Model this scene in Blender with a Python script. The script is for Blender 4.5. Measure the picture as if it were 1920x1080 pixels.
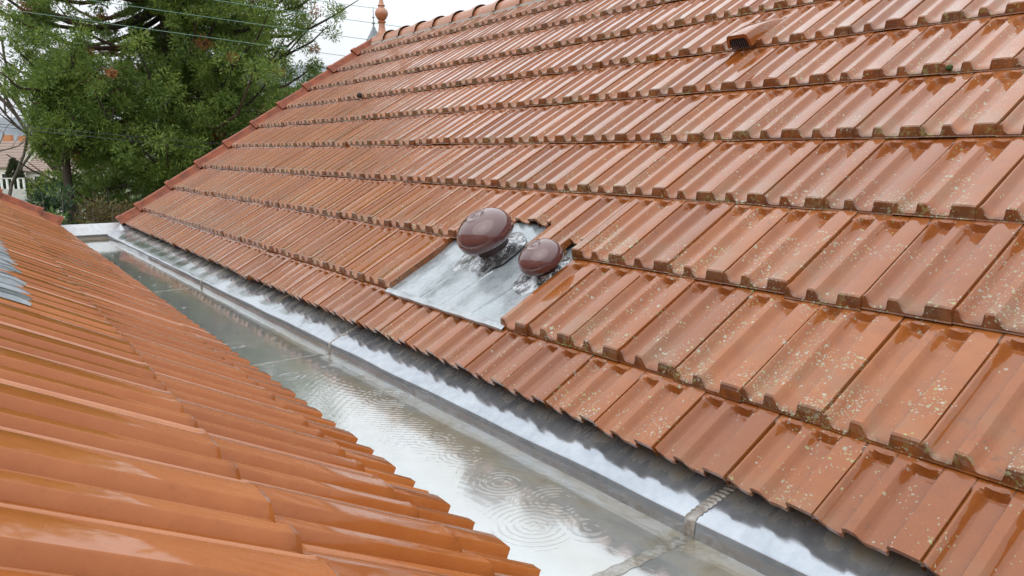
import bpy, bmesh, math, random
import numpy as np
from mathutils import Matrix, Vector

for o in list(bpy.data.objects):
    bpy.data.objects.remove(o)
SC = bpy.context.scene
COL = SC.collection
rad = math.radians
rng = np.random.default_rng(11)
random.seed(5)

# ------------------------------------------------------------------ camera
FPX, YAW, PIT = 1469.0, rad(34.9), rad(9.9)
FW = np.array([math.sin(YAW) * math.cos(PIT), math.cos(YAW) * math.cos(PIT), -math.sin(PIT)])
RT = np.array([math.cos(YAW), -math.sin(YAW), 0.0])
UP = np.cross(RT, FW)
cd = bpy.data.cameras.new('camera')
cam = bpy.data.objects.new('camera', cd)
COL.objects.link(cam)
cam.matrix_world = Matrix(((RT[0], UP[0], -FW[0], 0), (RT[1], UP[1], -FW[1], 0), (RT[2], UP[2], -FW[2], 0), (0, 0, 0, 1)))
cd.sensor_width = 36.0
cd.lens = 36.0 * FPX / 1920.0
cd.clip_start = 0.03
cd.clip_end = 3000
SC.camera = cam

# ------------------------------------------------------------------ sky (bright overcast), soft sun, exposure
wd = bpy.data.worlds.new('World')
SC.world = wd
wd.use_nodes = True
wn, wl = wd.node_tree.nodes, wd.node_tree.links
sky = wn.new('ShaderNodeTexSky')
sky.sky_type = 'NISHITA'
sky.sun_disc = False
SUN_EL, SUN_AZ = rad(52), rad(250)
sky.sun_elevation = SUN_EL
sky.sun_rotation = SUN_AZ
sky.air_density = 1.0
sky.dust_density = 6.0
hs = wn.new('ShaderNodeHueSaturation')
hs.inputs['Saturation'].default_value = 0.25
mixw = wn.new('ShaderNodeMix')
mixw.data_type = 'RGBA'
mixw.inputs[0].default_value = 0.82          # cloud cover hiding most of the clear sky
tcw = wn.new('ShaderNodeTexCoord')
spw = wn.new('ShaderNodeSeparateXYZ')
wl.new(tcw.outputs['Generated'], spw.inputs[0])
mrw = wn.new('ShaderNodeMapRange')           # overcast sky: zenith well over twice as bright as the horizon
mrw.inputs[1].default_value, mrw.inputs[2].default_value = 0.0, 1.0
mrw.inputs[3].default_value, mrw.inputs[4].default_value = 0.90, 2.45
wl.new(spw.outputs[2], mrw.inputs[0])
scw = wn.new('ShaderNodeVectorMath')
scw.operation = 'SCALE'
scw.inputs[0].default_value = (10.2, 10.6, 11.1)
wl.new(mrw.outputs[0], scw.inputs['Scale'])
wl.new(scw.outputs[0], mixw.inputs[7])
wl.new(sky.outputs[0], hs.inputs['Color'])
wl.new(hs.outputs[0], mixw.inputs[6])
bg = wn['Background']
bg.inputs['Strength'].default_value = 0.10
wl.new(mixw.outputs[2], bg.inputs['Color'])

sd = bpy.data.lights.new('sun', 'SUN')
sd.energy = 0.9
sd.angle = rad(70)
sd.color = (1.0, 0.96, 0.9)
sun = bpy.data.objects.new('sun', sd)
COL.objects.link(sun)
sdir = Vector((math.sin(SUN_AZ) * math.cos(SUN_EL), math.cos(SUN_AZ) * math.cos(SUN_EL), math.sin(SUN_EL)))
sun.rotation_euler = sdir.to_track_quat('Z', 'Y').to_euler()

SC.view_settings.view_transform = 'Standard'
SC.view_settings.look = 'None'
SC.view_settings.exposure = 0.0
SC.view_settings.gamma = 1.0
SC.cycles.use_denoising = True
SC.cycles.max_bounces = 6
SC.cycles.diffuse_bounces = 3
SC.cycles.adaptive_threshold = 0.02
SC.cycles.transparent_max_bounces = 12

# ------------------------------------------------------------------ layout constants
W = 0.21                                   # tile cover width
G = 1.71 * W                               # tile gauge
GROUND = -4.6
Z3 = np.array([0, 0, 1.0])
ER = np.array([1.2768, 2.604, -0.6972])    # a joint on the right eave
AR = rad(34.8)
SR = np.array([math.cos(AR), 0, math.sin(AR)])
NR = np.array([-math.sin(AR), 0, math.cos(AR)])
EL = np.array([0.70, 0.03, -0.68])
AL = rad(30.6)
SL = np.array([-math.cos(AL), 0, math.sin(AL)])
NL = np.array([math.sin(AL), 0, math.cos(AL)])
YA = np.array([0, 1.0, 0])
YFAR, YNEAR = 8.52, -1.6
SRID = 16.25 * W
ZW, ZF = -0.838, -0.846                    # water level, gutter floor


def ray(px, py):
    return FW + RT * (px - 960) / FPX - UP * (py - 540) / FPX


def at(px, py, depth):
    return ray(px, py) * depth


def on_z(px, py, z):
    v = ray(px, py)
    return v * z / v[2]


# ------------------------------------------------------------------ object helpers
def tag(o, label=None, cat=None, group=None, kind=None):
    if label: o['label'] = label
    if cat: o['category'] = cat
    if group: o['group'] = group
    if kind: o['kind'] = kind
    return o


def empty(name, loc=(0, 0, 0)):
    o = bpy.data.objects.new(name, None)
    o.empty_display_size = 0.2
    COL.objects.link(o)
    o.location = loc
    return o


def wmat(o):
    M = Matrix.Identity(4)
    while o is not None:
        M = o.matrix_basis @ M
        o = o.parent
    return M


def link(name, me, parent=None, M=None):
    """link a mesh object; M is its world matrix"""
    o = bpy.data.objects.new(name, me)
    COL.objects.link(o)
    M = Matrix.Identity(4) if M is None else M
    if parent is not None:
        o.parent = parent
        M = wmat(parent).inverted() @ M
    o.matrix_basis = M
    return o


def mesh(name, verts, faces, mat=None, uv=None, smooth=True, sharp=35):
    me = bpy.data.meshes.new(name)
    verts = np.asarray(verts, np.float32)
    if isinstance(faces, np.ndarray):
        k = faces.shape[1]
        me.vertices.add(len(verts))
        me.vertices.foreach_set('co', verts.ravel())
        me.loops.add(faces.size)
        me.loops.foreach_set('vertex_index', faces.astype(np.int32).ravel())
        me.polygons.add(len(faces))
        me.polygons.foreach_set('loop_start', (np.arange(len(faces)) * k).astype(np.int32))
        me.update(calc_edges=True)
    else:
        me.from_pydata([tuple(v) for v in verts], [], [tuple(f) for f in faces])
    if uv is not None:
        lay = me.uv_layers.new(name='UVMap')
        li = np.empty(len(me.loops), np.int32)
        me.loops.foreach_get('vertex_index', li)
        lay.data.foreach_set('uv', np.asarray(uv, np.float32)[li].ravel())
    if smooth:
        me.polygons.foreach_set('use_smooth', np.ones(len(me.polygons), bool))
        if sharp:
            me.set_sharp_from_angle(angle=rad(sharp))
    if mat: me.materials.append(mat)
    me.validate()
    me.update()
    return me


def grid_faces(nu, nv, off=0, flip=False):
    i, j = np.meshgrid(np.arange(nu - 1), np.arange(nv - 1), indexing='ij')
    a = (i * nv + j).ravel() + off
    f = np.stack([a, a + nv, a + nv + 1, a + 1], 1)
    return f[:, ::-1] if flip else f


def box_vf(x0, x1, y0, y1, z0, z1):
    v = [(x, y, z) for x in (x0, x1) for y in (y0, y1) for z in (z0, z1)]
    f = [(0, 1, 3, 2), (4, 6, 7, 5), (0, 4, 5, 1), (2, 3, 7, 6), (0, 2, 6, 4), (1, 5, 7, 3)]
    return v, f


def join_vf(parts):
    V, F, n = [], [], 0
    for v, f in parts:
        V += [tuple(p) for p in v]
        F += [tuple(i + n for i in q) for q in f]
        n += len(v)
    return V, F


def bevel_box(name, x0, x1, y0, y1, z0, z1, mat, b=0.004):
    bm = bmesh.new()
    v, f = box_vf(x0, x1, y0, y1, z0, z1)
    bv = [bm.verts.new(p) for p in v]
    for q in f: bm.faces.new([bv[i] for i in q])
    bmesh.ops.recalc_face_normals(bm, faces=bm.faces)
    bmesh.ops.bevel(bm, geom=bm.edges[:], offset=b, segments=2, affect='EDGES')
    me = bpy.data.meshes.new(name)
    bm.to_mesh(me)
    bm.free()
    me.materials.append(mat)
    return me


def tube_vf(pts, radii, n=8, cap=True):
    pts = [np.asarray(p, float) for p in pts]
    V, F = [], []
    t0 = pts[1] - pts[0]
    ref = np.array([0, 0, 1.0]) if abs(t0[2]) < 0.8 * np.linalg.norm(t0) else np.array([1.0, 0, 0])
    for k, p in enumerate(pts):
        t = pts[min(k + 1, len(pts) - 1)] - pts[max(k - 1, 0)]
        t = t / (np.linalg.norm(t) + 1e-9)
        a = np.cross(t, ref); a /= np.linalg.norm(a) + 1e-9
        b = np.cross(t, a)
        ref = -b if False else ref
        for q in range(n):
            w_ = 2 * math.pi * q / n
            V.append(p + radii[k] * (math.cos(w_) * a + math.sin(w_) * b))
    for k in range(len(pts) - 1):
        for q in range(n):
            r_ = (q + 1) % n
            F.append((k * n + q, k * n + r_, (k + 1) * n + r_, (k + 1) * n + q))
    if cap:
        F.append(tuple(range(n)))
        F.append(tuple(range((len(pts) - 1) * n, len(pts) * n))[::-1])
    return V, F


def lathe_vf(prof, n=24, cap=True):
    V, F = [], []
    for r_, z in prof:
        for q in range(n):
            a = 2 * math.pi * q / n
            V.append((r_ * math.cos(a), r_ * math.sin(a), z))
    for k in range(len(prof) - 1):
        for q in range(n):
            s = (q + 1) % n
            F.append((k * n + q, k * n + s, (k + 1) * n + s, (k + 1) * n + q))
    if cap:
        F.append(tuple(range(n))[::-1])
        F.append(tuple(range((len(prof) - 1) * n, len(prof) * n)))
    return V, F


def frame(o, u, v, n):
    return Matrix(((u[0], v[0], n[0], o[0]), (u[1], v[1], n[1], o[1]), (u[2], v[2], n[2], o[2]), (0, 0, 0, 1)))


# ------------------------------------------------------------------ material helpers
class NT:
    def __init__(s, name):
        s.m = bpy.data.materials.new(name)
        s.m.use_nodes = True
        s.n, s.l = s.m.node_tree.nodes, s.m.node_tree.links
        s.p = s.n['Principled BSDF']

    def new(s, t, **kw):
        x = s.n.new('ShaderNode' + t)
        for k, v in kw.items(): setattr(x, k, v)
        return x

    def put(s, val, sock):
        if hasattr(val, 'links') or isinstance(val, bpy.types.NodeSocket):
            s.l.new(val, sock)
        else:
            if sock.type == 'RGBA' and len(val) == 3: val = (*val, 1)
            sock.default_value = val

    def math(s, op, a, b=0.0, c=0.0, clamp=False):
        x = s.new('Math', operation=op, use_clamp=clamp)
        s.put(a, x.inputs[0]); s.put(b, x.inputs[1]); s.put(c, x.inputs[2])
        return x.outputs[0]

    def mix(s, f, a, b, blend='MIX'):
        x = s.new('Mix', data_type='RGBA', blend_type=blend)
        s.put(f, x.inputs[0]); s.put(a, x.inputs[6]); s.put(b, x.inputs[7])
        return x.outputs[2]

    def step(s, v, a, b, lo=0.0, hi=1.0):
        x = s.new('MapRange', interpolation_type='SMOOTHSTEP')
        s.put(v, x.inputs[0])
        x.inputs[1].default_value, x.inputs[2].default_value = a, b
        x.inputs[3].default_value, x.inputs[4].default_value = lo, hi
        return x.outputs[0]

    def noise(s, vec, scale, detail=3, rough=0.55, out=0):
        x = s.new('TexNoise')
        x.inputs['Scale'].default_value = scale
        x.inputs['Detail'].default_value = detail
        x.inputs['Roughness'].default_value = rough
        if vec is not None: s.l.new(vec, x.inputs['Vector'])
        return x.outputs[out]

    def vor(s, vec, scale, feature='F1'):
        x = s.new('TexVoronoi', feature=feature)
        x.inputs['Scale'].default_value = scale
        s.l.new(vec, x.inputs['Vector'])
        return x

    def mapping(s, vec, scale=(1, 1, 1), rot=(0, 0, 0)):
        x = s.new('Mapping')
        x.inputs['Scale'].default_value = scale
        x.inputs['Rotation'].default_value = rot
        s.l.new(vec, x.inputs[0])
        return x.outputs[0]

    def pos(s):
        return s.new('NewGeometry').outputs['Position']

    def obj(s):
        return s.new('TexCoord').outputs['Object']

    def uv(s):
        x = s.new('SeparateXYZ')
        s.l.new(s.new('TexCoord').outputs['UV'], x.inputs[0])
        return x.outputs[0], x.outputs[1]

    def bump(s, h, strength=0.4, dist=0.002, normal=None):
        x = s.new('Bump')
        x.inputs['Strength'].default_value = strength
        x.inputs['Distance'].default_value = dist
        s.l.new(h, x.inputs['Height'])
        if normal is not None: s.l.new(normal, x.inputs['Normal'])
        return x.outputs[0]

    def ramp(s, f, stops):
        x = s.new('ValToRGB')
        e = x.color_ramp.elements
        while len(e) < len(stops): e.new(0.5)
        for k, (p_, c) in enumerate(stops):
            e[k].position = p_
            e[k].color = (*c, 1)
        s.put(f, x.inputs[0])
        return x.outputs[0]

    def rnd(s):
        a = s.new('ObjectInfo').outputs['Random']
        b = s.new('NewGeometry').outputs['Random Per Island']
        return s.math('FRACT', s.math('ADD', a, b))

    def set(s, **kw):
        for k, v in kw.items():
            s.put(v, s.p.inputs[k.replace('_', ' ')])
        return s.m


def tile_mat(name, tones, old):
    t = NT(name)
    pos = t.pos()
    u, v = t.uv()
    r = t.rnd()
    n_big = t.noise(pos, 5, 2)
    n_mid = t.noise(pos, 26, 2)
    n_fine = t.noise(pos, 240, 1, 0.7)
    c = t.ramp(r, tones)
    c = t.mix(t.step(n_big, 0.35, 0.68, 0, 0.55), c, tones[1][1] if old else tones[0][1])
    c = t.mix(t.step(n_mid, 0.35, 0.75, 0, 0.35), c, (0.17, 0.046, 0.014) if old else (0.30, 0.078, 0.013))
    c = t.mix(t.step(n_fine, 0.3, 0.8, 0, 0.18), c, (0.34, 0.125, 0.04))
    rough = t.step(n_mid, 0.25, 0.75, 0.13, 0.30)
    hgt = t.math('MULTIPLY', n_fine, 0.25)
    if old:
        # dirt lines gathered along the sharp edge of each rib
        n_br = t.noise(pos, 60, 2, 0.7)
        for uc in (0.307, 0.722):
            d = t.math('ABSOLUTE', t.math('SUBTRACT', u, uc))
            d = t.step(d, 0.004, 0.013, 1, 0)
            brk = t.step(n_br, 0.34, 0.56)
            c = t.mix(t.math('MULTIPLY', t.math('MULTIPLY', d, brk), 0.75), c, (0.07, 0.035, 0.02))
        jt = t.math('MULTIPLY', t.step(u, 0.004, 0.016, 1, 0), t.step(v, 0.03, 0.06))      # grime packed in the side joint
        c = t.mix(t.math('MULTIPLY', jt, 0.8), c, (0.035, 0.018, 0.010))
        # grey-green film on the weathered lower part of the tile
        film = t.math('MULTIPLY', t.step(v, 0.0, 0.75, 1, 0), t.step(t.noise(pos, 9, 2), 0.42, 0.68))
        c = t.mix(t.math('MULTIPLY', film, 0.42), c, (0.19, 0.135, 0.075))
        blk = t.math('MULTIPLY', t.step(n_br, 0.56, 0.70), t.step(t.noise(pos, 4.0, 2), 0.50, 0.66))
        c = t.mix(t.math('MULTIPLY', blk, 0.45), c, (0.07, 0.045, 0.028))
        # brown weathered butt
        butt = t.step(v, 0.012, 0.05, 1, 0)
        c = t.mix(t.math('MULTIPLY', butt, t.step(n_mid, 0.25, 0.65, 0.25, 0.78)), c, (0.085, 0.032, 0.014))
        moss = t.math('MULTIPLY', t.step(v, 0.0, 0.06, 1, 0), t.math('MULTIPLY', t.step(n_br, 0.52, 0.62), t.step(n_big, 0.46, 0.60)))
        c = t.mix(t.math('MULTIPLY', moss, 0.85), c, (0.20, 0.19, 0.075))
        rough = t.math('ADD', rough, t.math('MULTIPLY', butt, 0.25))
        # lichen rosettes
        warp = t.new('VectorMath', operation='ADD')
        t.l.new(pos, warp.inputs[0])
        wn_ = t.new('VectorMath', operation='SCALE')
        t.l.new(t.noise(pos, 160, 0, out=1), wn_.inputs[0]); wn_.inputs['Scale'].default_value = 0.006
        t.l.new(wn_.outputs[0], warp.inputs[1])
        dens = t.math('MULTIPLY', t.step(t.noise(pos, 7.0, 2, 0.6), 0.44, 0.62), t.step(v, 0.0, 0.95, 1.0, 0.45))
        dens = t.math('MULTIPLY', dens, t.step(r, 0.0, 1.0, 0.45, 1.3))
        px_ = t.new('SeparateXYZ')
        t.l.new(pos, px_.inputs[0])
        dens = t.math('MULTIPLY', dens, t.step(px_.outputs[1], 1.2, 4.5, 1.0, 0.28))
        dens = t.math('MULTIPLY', dens, t.step(px_.outputs[2], -0.3, 0.5, 1.0, 0.45))
        for sc_, thr, pick in ((105, 0.38, 0.36), (215, 0.44, 0.46), (50, 0.26, 0.14)):
            vo = t.vor(warp.outputs[0], sc_)
            cs = t.new('SeparateColor')
            t.l.new(vo.outputs['Color'], cs.inputs[0])
            on = t.math('LESS_THAN', cs.outputs[0], t.math('MULTIPLY', dens, pick))
            rr = t.math('MULTIPLY', t.math('ADD', cs.outputs[1], 0.35), thr)
            disc = t.math('MULTIPLY', t.step(t.math('SUBTRACT', vo.outputs['Distance'], rr), -0.10, 0.03, 1, 0), on)
            lc = t.ramp(cs.outputs[2], [(0.0, (0.36, 0.365, 0.30)), (0.55, (0.25, 0.265, 0.19)), (0.93, (0.28, 0.29, 0.10))])
            ctr = t.step(vo.outputs['Distance'], 0.05, 0.3, 0.55, 0)
            lc = t.mix(ctr, lc, (0.30, 0.28, 0.19))
            c = t.mix(t.math('MULTIPLY', disc, 0.88), c, lc)
            rough = t.math('ADD', rough, t.math('MULTIPLY', disc, 0.45))
    else:
        dust = t.step(t.noise(t.mapping(pos, (30, 90, 30)), 1.0, 3), 0.5, 0.75)
        c = t.mix(t.math('MULTIPLY', dust, 0.2), c, (0.44, 0.17, 0.06))
        sp = t.vor(pos, 24)
        cs = t.new('SeparateColor')
        t.l.new(sp.outputs['Color'], cs.inputs[0])
        on = t.math('MULTIPLY', t.math('LESS_THAN', cs.outputs[0], 0.035), t.math('LESS_THAN', sp.outputs['Distance'], 0.10))
        c = t.mix(on, c, (0.65, 0.56, 0.42))
        for uc in (0.20, 0.60):
            d = t.step(t.math('ABSOLUTE', t.math('SUBTRACT', u, uc)), 0.03, 0.11, 1, 0)
            wet = t.step(t.noise(t.mapping(pos, (4, 30, 4)), 1.0, 2), 0.40, 0.62)
            c = t.mix(t.math('MULTIPLY', t.math('MULTIPLY', d, wet), 0.55), c, (0.27, 0.068, 0.012))  # water streaks, plus groove shade put into the trough colour
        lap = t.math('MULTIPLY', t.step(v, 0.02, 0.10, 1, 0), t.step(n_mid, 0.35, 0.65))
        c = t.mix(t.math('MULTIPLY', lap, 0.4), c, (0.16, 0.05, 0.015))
        c = t.mix(t.step(t.noise(pos, 70, 2, 0.7), 0.55, 0.75, 0, 0.30), c, (0.26, 0.075, 0.018))
        rough = t.math('ADD', rough, 0.08)
    # rain beads standing on the glaze
    vd = t.vor(pos, 150 if old else 120)
    drop = t.math('MULTIPLY', t.step(vd.outputs['Distance'], 0.05, 0.34, 1, 0), t.step(n_big, 0.45, 0.6))
    hgt = t.math('ADD', hgt, t.math('MULTIPLY', drop, 0.35 if old else 0.10))
    hgt = t.math('ADD', hgt, t.math('MULTIPLY', n_big, 3.0))
    und = t.bump(hgt, 0.55, 0.0016)
    return t.set(Base_Color=c, Roughness=t.math('MINIMUM', rough, 0.9), Normal=und,
                 Coat_Weight=1.0, Coat_Roughness=0.03 if old else 0.06, Coat_IOR=1.49 if old else 1.44,
                 Specular_IOR_Level=0.05)


M_TILE_R = tile_mat('terracotta_weathered', [(0.0, (0.190, 0.053, 0.0105)), (0.45, (0.238, 0.070, 0.0135)), (1.0, (0.292, 0.094, 0.020))], True)
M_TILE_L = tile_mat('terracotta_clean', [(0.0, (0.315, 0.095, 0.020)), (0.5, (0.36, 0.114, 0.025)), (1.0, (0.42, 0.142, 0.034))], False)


def simple(name, col, rough=0.5, noise_sc=20, amt=0.3, col2=None, bump=0.2, dist=0.003, metal=0.0, coat=0.0, **kw):
    t = NT(name)
    pos = t.pos()
    n1 = t.noise(pos, noise_sc, 5, 0.6)
    c2 = col2 or tuple(x * 0.55 for x in col)
    c = t.mix(t.step(n1, 0.35, 0.7, 0, amt), col, c2)
    t.set(Base_Color=c, Roughness=rough, Metallic=metal, Coat_Weight=coat, Normal=t.bump(t.noise(pos, noise_sc * 6, 3), bump, dist))
    return t.m


M_VERGE = simple('verge_clay', (0.235, 0.054, 0.015), 0.45, 14, 0.8, (0.11, 0.026, 0.011), coat=0.1)
M_VERGE.node_tree.nodes['Principled BSDF'].inputs['Specular IOR Level'].default_value = 0.25
M_RIDGE = simple('ridge_clay', (0.36, 0.135, 0.062), 0.4, 18, 0.6, (0.30, 0.18, 0.11), coat=0.3)
M_MORTAR = simple('mortar', (0.42, 0.40, 0.36), 0.9, 40, 0.5)
M_WOOD = simple('old_board', (0.045, 0.033, 0.026), 0.85, 12, 0.5)
M_WALL = simple('render_wall', (0.62, 0.58, 0.50), 0.9, 6, 0.3)
M_BLACK = simple('dark_gap', (0.015, 0.013, 0.012), 0.8)
M_GRILLE = simple('grille_bars', (0.075, 0.075, 0.085), 0.35)
M_PLASTIC = simple('brown_plastic', (0.095, 0.033, 0.031), 0.10, 90, 0.2, bump=0.03, dist=0.0006, coat=0.8)
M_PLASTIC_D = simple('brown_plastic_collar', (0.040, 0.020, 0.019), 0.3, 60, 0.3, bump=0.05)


def zinc_mat(name, floor=False, lead=False):
    t = NT(name)
    pos = t.pos()
    u, v = t.uv()
    nb, nm, nf = t.noise(pos, 4, 3), t.noise(pos, 22, 3, 0.65), t.noise(pos, 150, 2, 0.7)
    c = t.mix(t.step(nm, 0.3, 0.7), (0.31, 0.345, 0.385), (0.40, 0.435, 0.475)) if not floor else t.mix(t.step(nm, 0.3, 0.7), (0.50, 0.515, 0.525), (0.62, 0.63, 0.64))
    c = t.mix(t.step(nb, 0.45, 0.68, 0, 0.5), c, (0.47, 0.50, 0.53) if not floor else (0.56, 0.58, 0.59))
    c = t.mix(t.step(nf, 0.55, 0.8, 0, 0.35), c, (0.28, 0.29, 0.29))
    rough = t.step(nm, 0.3, 0.75, 0.07, 0.18)
    metal = 0.7
    if floor:
        # silt and algae washed towards the tiled side (u = 1) and towards the outlet
        m = t.math('MULTIPLY', t.step(u, 0.45, 0.95), t.step(t.noise(t.mapping(pos, (6, 1.6, 1)), 1.0, 3, 0.6), 0.28, 0.62))
        c = t.mix(t.math('MULTIPLY', m, 0.82), c, (0.235, 0.175, 0.095))
        m2 = t.math('MULTIPLY', t.step(u, 0.80, 1.0), t.step(t.noise(pos, 10, 3, 0.7), 0.46, 0.66))
        c = t.mix(t.math('MULTIPLY', m2, 0.75), c, (0.20, 0.155, 0.07))
        c = t.mix(t.step(t.noise(pos, 420, 1), 0.62, 0.75, 0, 0.35), c, (0.2, 0.17, 0.13))
        # white sky reflection painted into the colour as pale patches towards low u
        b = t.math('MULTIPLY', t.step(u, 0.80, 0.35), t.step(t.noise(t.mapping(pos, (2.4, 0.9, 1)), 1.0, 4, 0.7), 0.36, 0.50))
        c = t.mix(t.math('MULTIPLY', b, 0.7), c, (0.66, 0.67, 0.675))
        rough = t.math('MULTIPLY', rough, 0.8)
    else:
        # run-off stain below the tiles (v = 1 under the eave)
        st = t.math('MULTIPLY', t.step(v, 0.36, 0.62), t.step(t.noise(t.mapping(pos, (9, 17, 9)), 1.0, 4, 0.65), 0.30, 0.72))
        c = t.mix(t.math('MULTIPLY', st, 0.85), c, (0.22, 0.17, 0.09))
        rough = t.math('ADD', rough, t.math('MULTIPLY', st, 0.4))
        metal = t.math('SUBTRACT', 0.7, t.math('MULTIPLY', st, 0.6))
        low = t.math('MULTIPLY', t.step(v, 0.10, 0.0), t.step(nm, 0.4, 0.6))
        c = t.mix(t.math('MULTIPLY', low, 0.5), c, (0.16, 0.12, 0.07))
    if floor:
        metal = t.math('SUBTRACT', 0.66, t.math('MULTIPLY', t.math('MAXIMUM', m, m2), 0.62), clamp=True)
    h = t.math('ADD', t.math('MULTIPLY', nf, 0.12), t.noise(pos, 9, 1))
    return t.set(Base_Color=c, Roughness=rough, Metallic=metal, Normal=t.bump(h, 0.14, 0.006), Coat_Weight=0.6, Coat_Roughness=0.08)


M_ZINC = zinc_mat('zinc_sheet')
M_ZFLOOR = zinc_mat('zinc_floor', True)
M_ZPALE = simple('zinc_coping', (0.62, 0.64, 0.66), 0.4, 30, 0.5, (0.42, 0.43, 0.44), metal=0.3, coat=0.3)
M_EDGE = simple('zinc_edge', (0.40, 0.43, 0.45), 0.3, 40, 0.6, (0.26, 0.29, 0.31), metal=0.4, coat=0.3)
M_SOLDER = simple('solder', (0.36, 0.345, 0.325), 0.4, 60, 0.9, (0.20, 0.165, 0.12), bump=0.4, metal=0.35)


def roofsheet_mat():
    t = NT('wet_zinc_panel')
    pos = t.pos()
    nm, nf, nb = t.noise(pos, 14, 5, 0.65), t.noise(pos, 190, 4, 0.75), t.noise(pos, 5, 4)
    c = t.mix(t.step(nm, 0.3, 0.7), (0.25, 0.29, 0.31), (0.345, 0.385, 0.405))
    drops = t.math('MULTIPLY', t.step(nf, 0.56, 0.66), t.step(nb, 0.42, 0.62))
    c = t.mix(t.math('MULTIPLY', drops, 0.6), c, (0.62, 0.65, 0.67))
    c = t.mix(t.step(t.noise(t.mapping(pos, (4, 40, 4)), 1, 4), 0.58, 0.72, 0, 0.35), c, (0.22, 0.25, 0.27))
    h = t.math('ADD', t.math('MULTIPLY', drops, 1.0), t.math('MULTIPLY', nm, 1.5))
    return t.set(Base_Color=c, Roughness=t.step(nm, 0.3, 0.7, 0.18, 0.42), Metallic=0.35, Coat_Weight=0.7, Coat_Roughness=0.06, Normal=t.bump(h, 0.35, 0.003))


M_PANEL = roofsheet_mat()


def foil_mat():
    t = NT('aluminium_bitumen_foil')
    pos = t.pos()
    n1 = t.noise(t.mapping(pos, (30, 30, 30)), 1.0, 5, 0.7)
    c = t.mix(t.step(n1, 0.46, 0.56), (0.14, 0.145, 0.15), (0.46, 0.48, 0.50))
    return t.set(Base_Color=c, Metallic=0.7, Roughness=0.16, Coat_Weight=0.6, Coat_Roughness=0.05, Normal=t.bump(t.noise(pos, 60, 4), 0.7, 0.006))


M_FOIL = foil_mat()
M_LEAD = simple('lead_apron', (0.13, 0.148, 0.165), 0.28, 16, 0.6, (0.26, 0.285, 0.31), bump=0.35, metal=0.4, coat=0.4)


def water_mat():
    t = NT('rain_water')
    pos = t.pos()
    out = t.n['Material Output']
    t.n.remove(t.p)
    tr, gl, mx = t.new('BsdfTransparent'), t.new('BsdfGlossy'), t.new('MixShader')
    tr.inputs[0].default_value = (0.93, 0.94, 0.93, 1)
    gl.inputs['Color'].default_value = (1, 1, 1, 1)
    gl.inputs['Roughness'].default_value = 0.015
    fr = t.new('Fresnel')
    bf = t.new('NewGeometry').outputs['Backfacing']      # a thin film reflects alike from both sides
    t.put(t.math('ADD', 1.46, t.math('MULTIPLY', bf, 1 / 1.46 - 1.46)), fr.inputs['IOR'])
    nb = t.bump(t.noise(t.mapping(pos, (55, 22, 1)), 1.0, 3, 0.5), 0.10, 0.004)
    t.l.new(nb, fr.inputs['Normal']); t.l.new(nb, gl.inputs['Normal'])
    t.l.new(fr.outputs[0], mx.inputs[0]); t.l.new(tr.outputs[0], mx.inputs[1]); t.l.new(gl.outputs[0], mx.inputs[2])
    t.l.new(mx.outputs[0], out.inputs[0])
    return t.m


M_WATER = water_mat()


def leaf_mat(name, stops, rough=0.55, trans=0.45):
    t = NT(name)
    r = t.new('NewGeometry').outputs['Random Per Island']
    pos = t.pos()
    c = t.ramp(r, stops)
    c = t.mix(t.step(t.noise(pos, 1.3, 2), 0.38, 0.62, 0, 0.6), c, stops[0][1])
    t.set(Base_Color=c, Roughness=rough)
    out = t.n['Material Output']
    tl, mx = t.new('BsdfTranslucent'), t.new('MixShader')
    t.l.new(c, tl.inputs[0])
    mx.inputs[0].default_value = trans
    t.l.new(t.p.outputs[0], mx.inputs[1]); t.l.new(tl.outputs[0], mx.inputs[2]); t.l.new(mx.outputs[0], out.inputs[0])
    return t.m


M_SEQ = leaf_mat('sequoia_foliage', [(0.0, (0.085, 0.150, 0.030)), (0.5, (0.185, 0.265, 0.046)), (1.0, (0.34, 0.39, 0.075))])
M_SEQ2 = leaf_mat('darker_conifer_foliage', [(0.0, (0.085, 0.150, 0.027)), (0.5, (0.165, 0.245, 0.040)), (1.0, (0.29, 0.35, 0.062))])  # conifer green a little darker than the sequoia's
M_DEAD = leaf_mat('dead_foliage', [(0.0, (0.27, 0.11, 0.04)), (1.0, (0.47, 0.205, 0.07))])
M_LAUREL = leaf_mat('laurel_leaves', [(0.0, (0.022, 0.050, 0.022)), (1.0, (0.070, 0.125, 0.055))], 0.35)
M_BUSH = leaf_mat('bright_shrub', [(0.0, (0.05, 0.10, 0.02)), (1.0, (0.16, 0.24, 0.05))])
M_HEDGE = leaf_mat('tan_hedge', [(0.0, (0.07, 0.055, 0.022)), (0.6, (0.15, 0.12, 0.04)), (1.0, (0.28, 0.19, 0.045))])
M_TOPIARY = leaf_mat('clipped_yew', [(0.0, (0.030, 0.045, 0.015)), (1.0, (0.075, 0.095, 0.030))])
M_BARK = simple('bark', (0.060, 0.042, 0.032), 0.95, 7, 0.6, bump=0.8, dist=0.03)
M_BARKR = simple('reddish_bark', (0.11, 0.06, 0.045), 0.95, 7, 0.6, bump=0.6, dist=0.02)
M_TWIG = simple('twig', (0.13, 0.105, 0.085), 0.9, 10, 0.5)
M_WIRE = simple('green_wire', (0.16, 0.27, 0.21), 0.5)
M_CABLE = simple('grey_cable', (0.07, 0.075, 0.075), 0.6)
M_SLATE = simple('slate', (0.20, 0.225, 0.25), 0.5, 9, 0.5)
M_ROOFBR = simple('brown_tiles', (0.26, 0.19, 0.155), 0.8, 5, 0.5)
M_CREAM = simple('cream_render', (0.74, 0.69, 0.58), 0.9, 3, 0.3, (0.6, 0.56, 0.47))
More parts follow.
